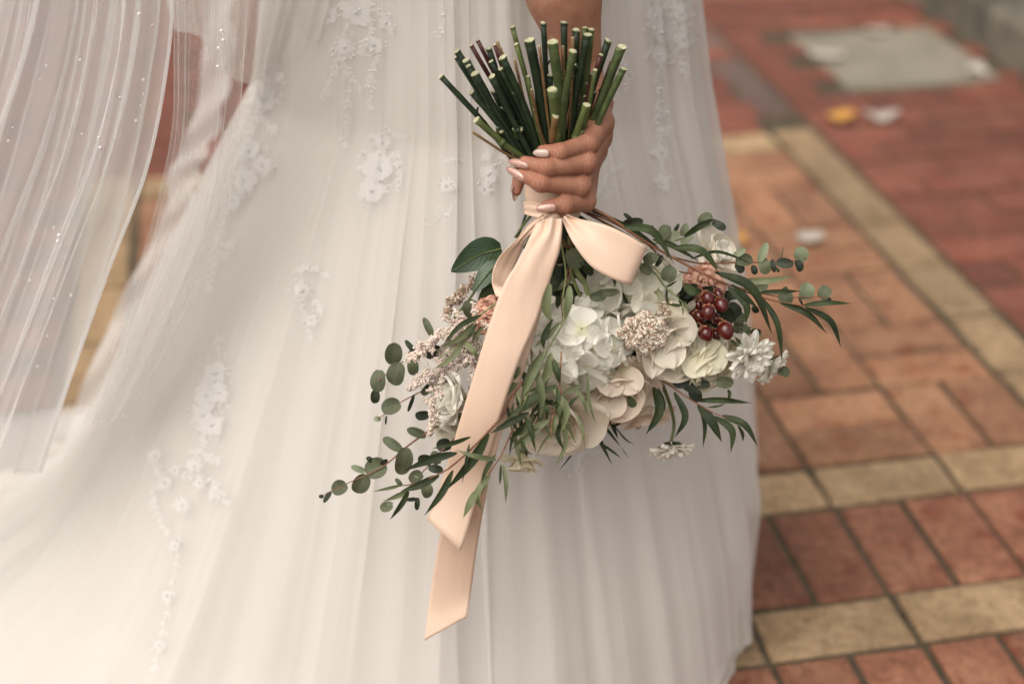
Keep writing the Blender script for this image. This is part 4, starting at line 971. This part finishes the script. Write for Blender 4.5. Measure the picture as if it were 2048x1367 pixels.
# left: willow over the plumes
sp = sprig('willow_sprig', Z6, [(1240, 180), (1060, 310), (980, 400), (900, 550), (660, 720)], 1.8, .9, .04, .045, M['twig_green'])
for a, b, c, w, m in [((1060, 318), (870, 420), (700, 602), 54, WL), ((985, 400), (860, 530), (655, 632), 54, WP), ((900, 550), (800, 700), (612, 822), 54, WP), ((908, 555), (985, 640), (1036, 722), 56, WP), ((1010, 400), (980, 480), (940, 540), 40, WL), ((1080, 420), (1010, 500), (980, 580), 40, WP), ((1290, 1040), (1200, 1100), (1110, 1165), 36, WP)]: lance(Z6, a, b, c, w, .048, m, sp, 0, .2194)
# broad dark leaves
for pts, w, o, tl in (([(525, 415), (330, 470), (95, 610)], 275, .0, .15), ([(500, 530), (400, 640), (282, 790)], 175, .012, -.3), ([(480, 640), (420, 760), (330, 850)], 150, .006, .4)):
    P = [Z3(*q) for q in pts]
    o_ = strip_leaf([B(x, y, o+k*.004) for k, (x, y) in enumerate(P)], w*.2341*S, M['leaf_glossy'], bq, 'broad', tl, .12, name='broad_leaf', n=17)
    mrib = MB(); mrib.tube(cr([B(x, y, o+k*.004+.0012) for k, (x, y) in enumerate(P)], 12), np.linspace(2.0, .5, 12)*S, 6); mrib.obj('midrib', [M['stem_b']], o_)
# stems and leaves below the bow
sp = sprig('bare_stem', Z3, [(1060, 160), (1062, 300), (1060, 430)], 4, 4, .012, .012, M['stem_a'])
for pts, r, m, o in (([(1100, 200), (1118, 400), (1085, 660)], 2.2, 'twig', .02), ([(1090, 300), (1160, 590), (1230, 700), (1270, 820)], 7, 'twig_green', .008), ([(1090, 420), (1130, 650), (1190, 800), (1230, 880)], 5, 'twig_green', .006), ([(1150, 300), (1160, 480), (1105, 650)], 2, 'twig_green', .02),
                     ([(1010, 130), (1000, 420), (960, 640)], 4, 'stem_a', -.01), ([(800, 110), (720, 200), (640, 320)], 3, 'stem_b', -.005), ([(740, 110), (700, 220), (660, 330)], 3, 'stem_a', -.01), ([(1160, 120), (1330, 230), (1560, 330)], 4, 'stem_a', -.015), ([(1210, 90), (1420, 200), (1700, 360)], 3, 'twig', -.012), ([(1240, 60), (1480, 180), (1800, 380)], 3, 'stem_a', -.02), ([(1000, 300), (1040, 520), (1020, 700)], 5, 'stem_a', -.012),
                     ([(1440, 620), (1540, 760), (1610, 910)], 4, 'stem_a', .02), ([(1470, 640), (1520, 800), (1540, 930)], 3, 'stem_b', .02), ([(380, 640), (290, 790), (120, 1010)], 3, 'stem_b', -.004)):
    sprig('bare_stem', Z3, pts, r, r*.8, o, o, M[m])
sp = sprig('eucalyptus_sprig', Z3, [(1150, 480), (1100, 660), (1040, 830), (1050, 1030)], 1.8, 1, .03, .05, M['twig'])
for a, b, c, w, m in [((1110, 660), (1060, 720), (1000, 772), 62, WP), ((1100, 700), (1118, 850), (1078, 1030), 70, WL), ((1020, 820), (1010, 870), (1000, 930), 60, WL), ((1300, 640), (1240, 560), (1150, 540), 90, WL), ((1040, 400), (1010, 470), (1000, 540), 70, WL), ((1200, 430), (1160, 520), (1100, 560), 80, WL)]: lance(Z3, a, b, c, w, .03, m, sp, 0, .2341)
for x, y, rx, ry, a, m in [(1350, 825, 42, 72, 185, EU), (1430, 790, 36, 104, 5, EU), (1412, 1165, 52, 56, -90, M['stem_e']), (1150, 500, 70, 90, -60, EU), (1250, 520, 50, 90, -20, ED)]: disc(Z3, x, y, rx, ry, a, .034, m, sp, .2341)
# dark filler foliage deep between the flowers
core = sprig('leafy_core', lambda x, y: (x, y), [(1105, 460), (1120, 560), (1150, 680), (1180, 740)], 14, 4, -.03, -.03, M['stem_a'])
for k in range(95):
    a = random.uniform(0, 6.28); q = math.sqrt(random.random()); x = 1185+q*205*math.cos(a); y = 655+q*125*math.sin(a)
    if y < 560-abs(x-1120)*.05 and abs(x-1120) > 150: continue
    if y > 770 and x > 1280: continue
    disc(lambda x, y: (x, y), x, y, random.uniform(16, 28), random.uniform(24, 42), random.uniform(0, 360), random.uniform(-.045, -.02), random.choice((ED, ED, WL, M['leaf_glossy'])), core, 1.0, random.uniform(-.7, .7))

# ---- flowers
def petal_mesh(name, Wd, cup, curl, ruf, seed, m, base=.22, n=13):
    """unit-length petal along +Y, inner face +Z"""
    r = random.Random(seed); p1, p2, p3 = (r.uniform(0, 6.28) for _ in range(3)); v = []
    for j in range(n):
        t = 1-(1-j/(n-1))**1.9
        w = Wd*.5*((base+(1-base)*math.sin(min(1, t/.58)*math.pi/2)) if t < .58 else math.sqrt(max(.0, 1-((t-.58)/.4202)**2)))
        for i in range(n):
            a = 2*i/(n-1)-1; x = w*a*(1+.05*math.sin(6*t+p1))
            z = cup*Wd*(x/(Wd*.5))**2+curl*t*t+ruf*(.10*math.sin(a*4.2+p1)+.06*math.sin(a*8+p2+3*t))*t*t+.03*math.sin(3*a+p3)*t-.02*(1-abs(a))**3*t
            y = t*(1+.025*math.sin(4*a+p2)*t)
            v.append((x, y, z))
    f = [(n*j+i, n*j+i+1, n*j+n+i+1, n*j+n+i) for j in range(n-1) for i in range(n-1)]
    me = bpy.data.meshes.new(name); me.from_pydata(v, [], f); me.materials.append(m); me.polygons.foreach_set('use_smooth', [True]*len(f)); return me
def ring_frame(axis):
    axis = nrm(axis); a = nrm(np.cross(axis, [0.3, .2, 1.0])); return axis, a, np.cross(axis, a)
PET = {}
def petals(m, kind):
    key = (m.name, kind)
    if key not in PET:
        P = {'bud': (.95, .42, .12, .15), 'mid': (1.12, .30, -.05, .45), 'out': (1.2, .20, -.26, .55), 'flat': (1.05, .08, -.09, .55), 'frill': (.95, .12, -.12, 1.5), 'slim': (.42, .15, -.10, .6)}[kind]
        PET[key] = [petal_mesh('petal', P[0], P[1], P[2]*(.8+.4*q/3), P[3], 31*q+hash(kind) % 7 if False else 31*q+len(kind), m) for q in range(4)]
    return random.choice(PET[key])
def put_petal(parent, m, kind, base, axis, a1, a2, az, tilt, L, wob=.1):
    rad = math.cos(az)*a1+math.sin(az)*a2; ti = tilt+random.uniform(-wob, wob)
    y = axis*math.cos(ti)+rad*math.sin(ti); z = axis*math.sin(ti)-rad*math.cos(ti); x = np.cross(y, z)
    ro_ = random.uniform(-wob, wob); x, z = x*math.cos(ro_)+z*math.sin(ro_), z*math.cos(ro_)-x*math.sin(ro_)
    return place('petal', petals(m, kind), basis(x, y, z, base, L*random.uniform(.92, 1.08), L*random.uniform(.94, 1.08), L), parent)
def calyx(name, c, axis, r, m, label=None):
    b = MB(); ax, a1, a2 = ring_frame(axis)
    b.tube([c-ax*r*1.3, c-ax*r*.9, c-ax*r*.4, c], np.array([.25, .6, .9, .5])*r, 9)
    for q in range(5):
        an = 2*math.pi*q/5; rd = math.cos(an)*a1+math.sin(an)*a2
        b.tube([c-ax*r*.7+rd*r*.7, c-ax*r*.1+rd*r*1.5, c+ax*r*.2+rd*r*2.4], np.array([.3, .24, .03])*r, 5)
    o = b.obj(name, [m], bq)
    if label: o['label'] = label
    return o
def rose(px, py, off, R, axis, m, m2=None, label=None, kind='rose', layers=None, name='rose'):
    c = B(px, py, off); ax, a1, a2 = ring_frame(Rt*axis[0]+Up*axis[1]+Nn*axis[2]); R = R*S; base = c-ax*R*.55
    o = calyx(name, base, ax, R*.26, M['stem_b'], label)
    m2 = m2 or m
    if layers is None:
        layers = [(3, .14, .85, 'bud'), (4, .40, 1.0, 'mid'), (4, .75, 1.14, 'mid'), (4, 1.05, 1.25, 'out')] if kind == 'rose' else [(5, .10, .9, 'frill'), (7, .40, .95, 'frill'), (9, .75, 1.0, 'frill'), (9, 1.1, 1.0, 'frill'), (8, 1.45, .95, 'frill')]
    for li, (n, ti, L, kd) in enumerate(layers):
        o0 = random.uniform(0, 6.28)
        for k in range(n): put_petal(o, m2 if li < 2 else m, kd, base+ax*R*.04*li, ax, a1, a2, o0+2*math.pi*k/n, ti, R*L*1.25, .10)
    return o
def hydrangea(px, py, off, rx, ry, rz, axis, n, m, fs, label, cmin=-.05):
    c = B(px, py, off); ax, a1, a2 = ring_frame(Rt*axis[0]+Up*axis[1]+Nn*axis[2])
    core_ = MB(); o = None; spots = []
    for k in range(n):
        z = 1-(1-cmin)*(k+.5)/n; r_ = math.sqrt(max(0, 1-z*z)); ph = k*2.39996+random.uniform(-.2, .2)
        d = ax*z+r_*(math.cos(ph)*a1+math.sin(ph)*a2); p = c+Rt*(d @ Rt)*rx*S+Up*(d @ Up)*ry*S+Nn*(d @ Nn)*rz*S
        spots.append((p, nrm(d+.25*rng.normal(size=3)*.6)))
        core_.tube([c-ax*rz*S*.6, c*.4+p*.6-ax*.004, p-d*.002], np.array([1.2, 1.0, 1.4])*S, 5); core_.ball(p+d*.0018, 3.4*S, 1)
    o = core_.obj('hydrangea', [M['twig_green'], m], bq); o['label'] = label
    for p, d in spots:
        A, b1, b2 = ring_frame(d); o0 = random.uniform(0, 6.28); L = fs*S*random.uniform(.85, 1.12)
        for q in range(4): put_petal(o, m, 'flat', p, A, b1, b2, o0+q*math.pi/2+random.uniform(-.12, .12), random.uniform(1.25, 1.55), L, .10)
    return o
hydrangea(1155, 684, .005, 98, 72, 78, (.0, .05, 1), 20, M['white'], 60, 'large white hydrangea head')
hydrangea(1270, 580, -.012, 74, 62, 66, (.25, .35, .9), 13, M['ivory'], 56, 'ivory hydrangea head under the bow loop')
hydrangea(1080, 672, -.012, 46, 60, 50, (-.5, .1, .9), 7, M['ivory'], 50, 'ivory hydrangea behind the ribbon tail')
rose(1338, 690, .008, 66, (.45, -.45, .75), M['cream'], M['cream'], 'cream rose with a wide open petal behind the yarrow')
rose(1240, 768, .0, 56, (.15, -.75, .65), M['blush'], M['blush'], 'blush rose under the hydrangea')
rose(1195, 800, -.02, 70, (-.1, -.95, .30), M['blush'], M['blush'], 'blush rose with pointed outer petals')
rose(1108, 832, .012, 74, (-.25, -.70, .65), M['cream'], M['cream'], 'cream rose behind the willow leaves')
rose(1432, 508, -.05, 42, (.55, .25, .6), M['cream'], M['white'], 'pale rose at the back')
rose(1408, 572, -.02, 40, (.2, .1, .95), M['peach'], M['peach'], 'ruffled peach carnation', 'carn', name='carnation')
rose(1418, 722, -.008, 56, (.55, -.55, .6), M['yellow'], M['yellow'], 'soft yellow ranunculus', name='ranunculus', layers=[(4, .1, .8, 'bud'), (6, .35, .95, 'bud'), (7, .6, 1.05, 'mid'), (7, .95, 1.12, 'mid'), (5, 1.2, 1.1, 'out')])
rose(978, 632, .022, 34, (-.5, -.1, .8), M['peach'], M['peach'], 'small peach carnation half hidden by the ribbon', 'carn', name='carnation')
rose(912, 798, .034, 50, (-.80, .10, .5), M['white'], M['white'], 'white ranunculus beside the ribbon tail', name='ranunculus', layers=[(4, .08, .8, 'bud'), (5, .25, .95, 'bud'), (6, .45, 1.05, 'bud'), (6, .68, 1.12, 'mid'), (6, .95, 1.12, 'mid')])
rose(905, 852, -.006, 40, (-.5, -.75, .4), M['ivory'], M['ivory'], 'ivory rose low beside the ribbon tail')
rose(1045, 922, -.05, 32, (-.1, -.95, .2), M['yellow'], M['yellow'], 'pale yellow flower hanging low', name='ranunculus')
rose(1145, 782, -.012, 26, (0, -.5, .8), M['wine'], M['wine'], 'dark wine red flower between pale roses')
rose(1285, 825, -.065, 46, (.2, -.95, .1), M['blush'], M['blush'], 'blush rose at the back of the bouquet')
rose(1040, 640, -.03, 40, (-.5, 0, .8), M['cream'], M['cream'], 'cream rose behind the ribbon')
rose(1330, 620, -.03, 40, (.4, .2, .8), M['ivory'], M['ivory'], 'ivory rose behind the berries')

def px_petal(parent, m, kind, b, t, wf=1.0, roll=0.0, face=1.0, sz=1.0):
    a, e = B(*b), B(*t); y = nrm(e-a); L = np.linalg.norm(e-a); z = nrm(Nn-y*(Nn @ y))*face; x = np.cross(y, z)
    x, z = x*math.cos(roll)+z*math.sin(roll), z*math.cos(roll)-x*math.sin(roll)
    place('petal', petals(m, kind), basis(x, y, z, a, L*wf, L, L*sz), parent)
fl = {o['label']: o for o in bpy.data.objects if o.parent == bq and 'label' in o}
def P4(x, y, o): return Z4(x, y)+(o,)
q = fl['cream rose with a wide open petal behind the yarrow']
for b, t, w, ro2, k in ((P4(430, 820, .016), P4(690, 1080, .030), .80, -.35, 'mid'), (P4(420, 920, .020), P4(570, 1270, .036), .75, .25, 'flat'), (P4(360, 1000, .02), P4(400, 1350, .036), .6, .5, 'mid'), (P4(480, 760, .012), P4(640, 960, .020), .8, -.5, 'flat')): px_petal(q, M['cream'], k, b, t, w, ro2, 1, .6)
q = fl['blush rose under the hydrangea']
for b, t, w, ro2 in (((1240, 735, .016), (1275, 782, .030), .95, -.3), ((1225, 735, .018), (1218, 790, .032), 1.0, .25)): px_petal(q, M['blush'], 'flat', b, t, w, ro2, 1, .6)
q = fl['blush rose with pointed outer petals']
for b, t, w, ro2 in (((1205, 765, .0), (1160, 822, .02), .9, .3), ((1215, 770, .004), (1212, 836, .022), 1.0, 0), ((1225, 770, -.004), (1270, 830, .012), 1.0, -.3), ((1195, 775, -.002), (1140, 800, .012), .9, .4)): px_petal(q, M['blush'], 'out', b, t, w, ro2, 1, .5)
q = fl['soft yellow ranunculus']
for b, t, w, ro2, mt in ((P4(640, 1060, .004), P4(860, 1240, .018), 1.0, 0, 'yellow'), (P4(680, 1020, .0), P4(960, 1180, .012), .9, -.2, 'cream'), (P4(660, 1120, .010), P4(800, 1330, .022), 1.0, .2, 'yellow'), (P4(720, 1060, .008), P4(920, 1290, .02), .9, -.1, 'yellow')): px_petal(q, M[mt], 'flat', b, t, w, ro2, 1, .6)
q = fl['large white hydrangea head']
for b, t, w, ro2 in ((Z5(740, 340)+(.050,), Z5(770, 150)+(.046,), 1.25, .1), (Z5(735, 350)+(.050,), Z5(590, 330)+(.046,), 1.1, -.1), (Z5(745, 360)+(.051,), Z5(740, 560)+(.050,), 1.1, .1), (Z5(750, 355)+(.050,), Z5(890, 430)+(.046,), 1.05, -.1), (Z5(640, 240)+(.042,), Z5(660, 130)+(.040,), .9, .3), (Z5(620, 420)+(.046,), Z5(680, 590)+(.044,), .9, .4), (Z5(820, 560)+(.042,), Z5(970, 670)+(.044,), .6, .2)): px_petal(q, M['white'], 'flat', b, t, w, ro2, 1, .7)
def scabiosa(px, py, off, R, axis, label, stem):
    c = B(px, py, off); ax, a1, a2 = ring_frame(Rt*axis[0]+Up*axis[1]+Nn*axis[2]); b = MB()
    b.tube(cr([B(*q) for q in stem]+[c], 14), np.linspace(4.2, 3.2, 14)*S, 7, 2)
    for q in range(9):
        an = 2*math.pi*q/9; rd = math.cos(an)*a1+math.sin(an)*a2; b.tube([c, c+rd*R*S*.35+ax*R*S*.05, c+rd*R*S*.72+ax*R*S*.30], np.array([2.4, 2.6, .4])*S, 5)
    for q in range(40):
        p = c+ax*R*S*.25+(rng.normal(size=3)*.16*R*S); b.ball(p, 2.1*S, 1)
    o = b.obj('scabiosa', [M['stem_a'], M['bead_a'], M['stem_b']], bq); o['label'] = label
    for li, (n, ti, L) in enumerate(((9, .5, .6), (12, .85, .85), (13, 1.2, 1.0))):
        for k in range(n): put_petal(o, M['white'], 'slim' if li else 'frill', c+ax*R*S*.1, ax, a1, a2, 2*math.pi*k/n+li, ti, R*S*L, .22)
scabiosa(1492, 706, .006, 58, (.35, -.45, .82), 'white scabiosa with green bracts', [(1420, 640, -.01), (1455, 672, .0)])
scabiosa(1534, 724, -.03, 44, (.7, -.6, .2), 'white scabiosa behind the first', [(1440, 660, -.02), (1490, 690, -.03)])
scabiosa(1342, 884, -.045, 48, (.05, -.95, .15), 'white scabiosa hanging on a long bare stem', [(1318, 752, -.01), (1340, 810, -.03), (1348, 850, -.045)])

# berries
bc = sprig('berry_cluster', Z4, [(560, 590), (680, 660), (760, 740), (800, 830), (860, 930)], 2.6, 2.0, .0, .022, M['twig'])
bm = sphere_mesh('berry', M['berry'], 18, 14)
for v in bm.vertices:
    a = math.atan2(v.co.y, v.co.x); z = v.co.z; q = 1-.05*max(0, math.cos(3*a))**6
    v.co.x *= q*(1-.12*max(0, z)); v.co.y *= q*(1-.12*max(0, z)); v.co.z = z*1.08+(.12*max(0, z)**8)
for x, y, r, o in ((820, 745, 52, .018), (922, 795, 57, .022), (822, 852, 54, .028), (752, 885, 46, .014), (806, 1016, 56, .026), (956, 992, 66, .030), (700, 1012, 42, .010), (705, 870, 44, .006), (880, 900, 44, .012), (765, 955, 42, .012), (900, 715, 40, .008), (750, 790, 42, .006), (880, 1020, 42, .010)):
    X, Y = Z4(x, y); d = loc(random.uniform(-.2, .7), random.uniform(-.9, -.3), random.uniform(.2, .7)); ax, a1, a2 = ring_frame(d)
    p = B(X, Y, o); R = r*.2633*S
    place('berry', bm, basis(a1*R, a2*R, ax*R, p), bc)
    s_ = MB(); s_.tube(cr([B(*Z4(x-80, y-90), o-.015), p-ax*R*1.6, p-ax*R*.8], 7), np.array([2, 2, 2, 2, 2.2, 3, 4])*S, 6); 
    for q in range(5):
        an = 2*math.pi*q/5; rd = math.cos(an)*a1+math.sin(an)*a2; s_.tube([p-ax*R*.98, p-ax*R*.95+rd*R*.5, p-ax*R*.62+rd*R*.98], np.array([3, 4, .6])*S, 5)
    s_.obj('berry_stalk', [M['twig']], bc)
for x, y, rx, ry, a in ((640, 760, 60, 80, 30), (620, 860, 60, 90, -60), (720, 930, 60, 90, -20), (880, 930, 60, 80, 10), (680, 690, 50, 80, 20), (960, 870, 60, 80, -40), (600, 980, 50, 80, -80), (840, 700, 50, 90, 0)): disc(Z4, x, y, rx, ry, a, -.004, ED, bc, .2633, random.uniform(-.5, .5))
for a, b, c, w, o in (((640, 640), (700, 690), (780, 700), 70, .01), ((560, 780), (640, 830), (700, 860), 70, .0), ((620, 960), (690, 960), (740, 1000), 70, .004), ((700, 900), (730, 950), (760, 980), 50, .012), ((860, 880), (930, 880), (960, 930), 60, .008)): lance(Z4, a, b, c, w, o, WL, bc, 0, .2633)

# yarrow: hundreds of tiny florets in a flat head
def bead_head(name, pts, mats, label, stems=None):
    b = MB()
    for (p, r, k) in pts: b.ball(p, r, k, 1+.25*rng.normal(size=3)*.5)
    if stems:
        for q in stems: b.tube(q[0], q[1], 5, 2)
    o = b.obj(name, mats, bq, kind='stuff'); o['label'] = label
pts = []
for k in range(900):
    z = 1-1.05*(k+.5)/900; r_ = math.sqrt(max(0, 1-z*z)); ph = k*2.39996
    x, y = r_*math.cos(ph), r_*math.sin(ph); bump_ = .88+.12*math.sin(6*x+1)*math.cos(7*y)
    q = B(1288+x*55*bump_, 666+y*46*bump_, .030+z*.022*bump_+rng.normal()*.0012)
    pts.append((q, random.uniform(2.0, 3.5)*S, 0 if random.random() < .62 else 1))
for k in range(200):
    x, y, z = rng.normal(size=3); q = B(1322+x*9-y*3, 632+y*12, .022+z*.004); pts.append((q, random.uniform(1.8, 3)*S, 0 if random.random() < .6 else 1))
bead_head('yarrow_head', pts, [M['bead_a'], M['bead_b'], M['twig_green']], 'dome of tiny cream and tan yarrow buds', [(cr([B(1250, 560, .0), B(1270, 610, .015), B(1285, 650, .03)], 8), 2.6*S)])
def plume(px, off, wid, n, ma, mb_, label):
    c = cr([B(x, y, off) for x, y in px], 60); pts = []; st = [(c, np.linspace(2, .8, 60)*S)]
    T = np.gradient(c, axis=0)
    for br in range(34):
        i = int(br/34*54)+3; t = i/59; Lb = wid*S*(1-t*.85)*random.uniform(.7, 1.15); d = nrm(nrm(T[i])*.9+rng.normal(size=3)*.75)
        e = c[i]+d*Lb; st.append((np.array([c[i], (c[i]+e)/2, e]), .7*S))
        for q in range(int(n/34*(1.3-t*.8))):
            u = random.random()**.7; pts.append((c[i]+d*Lb*u+rng.normal(size=3)*3.0*S, random.uniform(1.9, 3.3)*S, 0 if random.random() < .7 else 1))
    bead_head('astilbe_plume', pts, [ma, mb_, M['twig_green']], label, st)
plume([(965, 640), (925, 650), (880, 672), (850, 695), (810, 722)], .024, 50, 1800, M['ast_a'], M['ast_b'], 'upper pink astilbe plume')
plume([(985, 690), (940, 715), (890, 740), (850, 758), (812, 778)], .030, 54, 2000, M['ast_a'], M['ast_b'], 'lower pink astilbe plume')
plume([(975, 700), (935, 690), (905, 705), (885, 720)], .018, 54, 1500, M['ast_b'], M['ast_a'], 'cream astilbe plume among the pink ones')
plume([(890, 760), (872, 800), (868, 835), (858, 872)], .030, 32, 900, M['ast_a'], M['ast_b'], 'short astilbe plume pointing down')
plume([(950, 570), (925, 585), (905, 605), (890, 635)], -.02, 34, 800, M['bead_b'], M['bead_a'], 'tan astilbe plume behind the broad leaves')

# ---- satin ribbon: wrap, bow loops and two tails
def ribbon(name, st, n, parent, crease=0.0, creases=3, fade=.25, m=13, seed=0, jag=None, swell=0.0):
    """st: stations (left px, left py, left off, right px, right py, right off)"""
    a = cr([B(q[0], q[1], q[2]) for q in st], n); b = cr([B(q[3], q[4], q[5]) for q in st], n); V = []
    for i in range(n):
        t = i/(n-1); cw = crease*(math.exp(-t/fade)+(math.exp(-(1-t)/fade) if crease < 0 else 0))
        for j in range(m):
            e = j/(m-1); p = a[i]*(1-e)+b[i]*e
            p = p+Nn*(abs(cw)*math.cos(creases*2*math.pi*e+seed+2*t)+swell*math.sin(math.pi*e)+.0012*math.sin(6*t+2*e+seed))
            if jag and i == n-1: p = p+Up*(random.uniform(-1, 1)*jag*S)
            V.append(p)
    F = [(m*i+j, m*i+j+1, m*i+m+j+1, m*i+m+j) for i in range(n-1) for j in range(m-1)]
    o = mk(name, V, F, M['satin'], parent); q = o.modifiers.new('t', 'SOLIDIFY'); q.thickness = .0005; return o
rb = MB(); V = []                                                               # wrap round the handle
nn, mm = 26, 36
for i in range(nn):
    t = i/(nn-1); yy = 340+t*92; rx = 60-8*t; rz = .0235-.003*t
    for k in range(mm):
        an = 2*math.pi*k/mm; w = 1+.020*math.sin(3*an+9*t)+.015*math.sin(14*t+2*math.sin(an))
        V.append(B(1105+rx*w*math.cos(an)+2*t, yy+4*math.sin(an*1.0)+3*math.sin(2*an+6*t), rz*w*math.sin(an)))
F = [(mm*i+k, mm*i+(k+1) % mm, mm*(i+1)+(k+1) % mm, mm*(i+1)+k) for i in range(nn-1) for k in range(mm)]
rib = mk('ribbon', V, F, M['satin'], bq); rib['label'] = 'peach satin ribbon wrapped round the stems and tied in a bow'
ribbon('wrap_fold', [(1046, 402, .012, 1047, 428, .012), (1070, 404, .028, 1066, 434, .026), (1095, 414, .034, 1088, 438, .032), (1112, 424, .034, 1106, 442, .034)], 16, rib, .0012, 2, 1)
def z3(*p): x, y = Z3(p[0], p[1]); return (x, y, p[2])
def stz(*q): return [z3(*a)+z3(*b) for a, b in q]
kn_ = MB(); c0 = B(1106, 434, .036)                                                # the knot
V = []
for i in range(14):
    th_ = math.pi*i/13
    for k in range(18):
        an = 2*math.pi*k/18; w = 1+.10*math.sin(3*an+2*th_)
        V.append(c0+Rt*15*S*math.sin(th_)*math.cos(an)*w+Up*(-13*S*math.cos(th_)*w+3*S*math.cos(an))+Nn*13*S*math.sin(th_)*math.sin(an)*w)
F = [(18*i+k, 18*i+(k+1) % 18, 18*(i+1)+(k+1) % 18, 18*(i+1)+k) for i in range(13) for k in range(18)]
mk('knot', V, F, M['satin'], rib)
ribbon('bow_loop', stz(((885, 118, .040), (910, 165, .042)), ((760, 205, .034), (850, 225, .040)), ((635, 355, .030), (735, 330, .030)), ((520, 465, .030), (690, 440, .022)), ((462, 570, .032), (615, 610, .020)), ((443, 660, .042), (552, 732, .034)), ((452, 745, .056), (556, 745, .052)), ((505, 826, .062), (620, 690, .060)), ((650, 640, .060), (720, 500, .060)), ((850, 230, .048), (920, 170, .046))), 60, rib, .0022, 2, .18, seed=1)
ribbon('bow_loop', stz(((1042, 158, .042), (1085, 122, .044)), ((1078, 250, .050), (1180, 158, .046)), ((1150, 385, .058), (1290, 182, .052)), ((1290, 562, .062), (1440, 222, .060)), ((1470, 668, .064), (1610, 303, .062)), ((1590, 710, .062), (1725, 372, .060)), ((1634, 722, .054), (1768, 400, .053)), ((1590, 706, .047), (1722, 384, .046)), ((1300, 540, .038), (1450, 280, .038)), ((1090, 250, .026), (1150, 180, .028))), 60, rib, .0045, 1.5, .14, seed=2.2)
ribbon('tail', [(1085, 436, .050, 1124, 438, .048), (1078, 462, .056, 1123, 470, .054), (1055, 488, .064, 1118, 505, .060), (1031, 530, .070, 1106, 540, .066), (1007, 570, .074, 1089, 598, .070), (981, 641, .078, 1067, 655, .076), (956, 722, .080, 1040, 716, .080), (926, 820, .074, 1003, 822, .076), (902, 901, .062, 984, 892, .066), (882, 965, .054, 960, 975, .060), (855, 1038, .064, 922, 1101, .072)], 70, rib, .0042, 2, .13, seed=.5, jag=2.0, swell=.0025)
ribbon('tail', [(1075, 440, .040, 1118, 442, .040), (1040, 520, .052, 1100, 540, .052), (1000, 640, .062, 1075, 650, .062), (962, 760, .062, 1040, 765, .062), (930, 880, .058, 1002, 872, .060), (905, 985, .050, 978, 960, .052), (880, 1070, .022, 958, 1070, .024), (866, 1150, .008, 947, 1145, .010), (856, 1220, .004, 941, 1190, .004), (849, 1281, .008, 934, 1232, .006)], 70, rib, .001, 1.5, .1, seed=4, jag=1.0, swell=.0015)
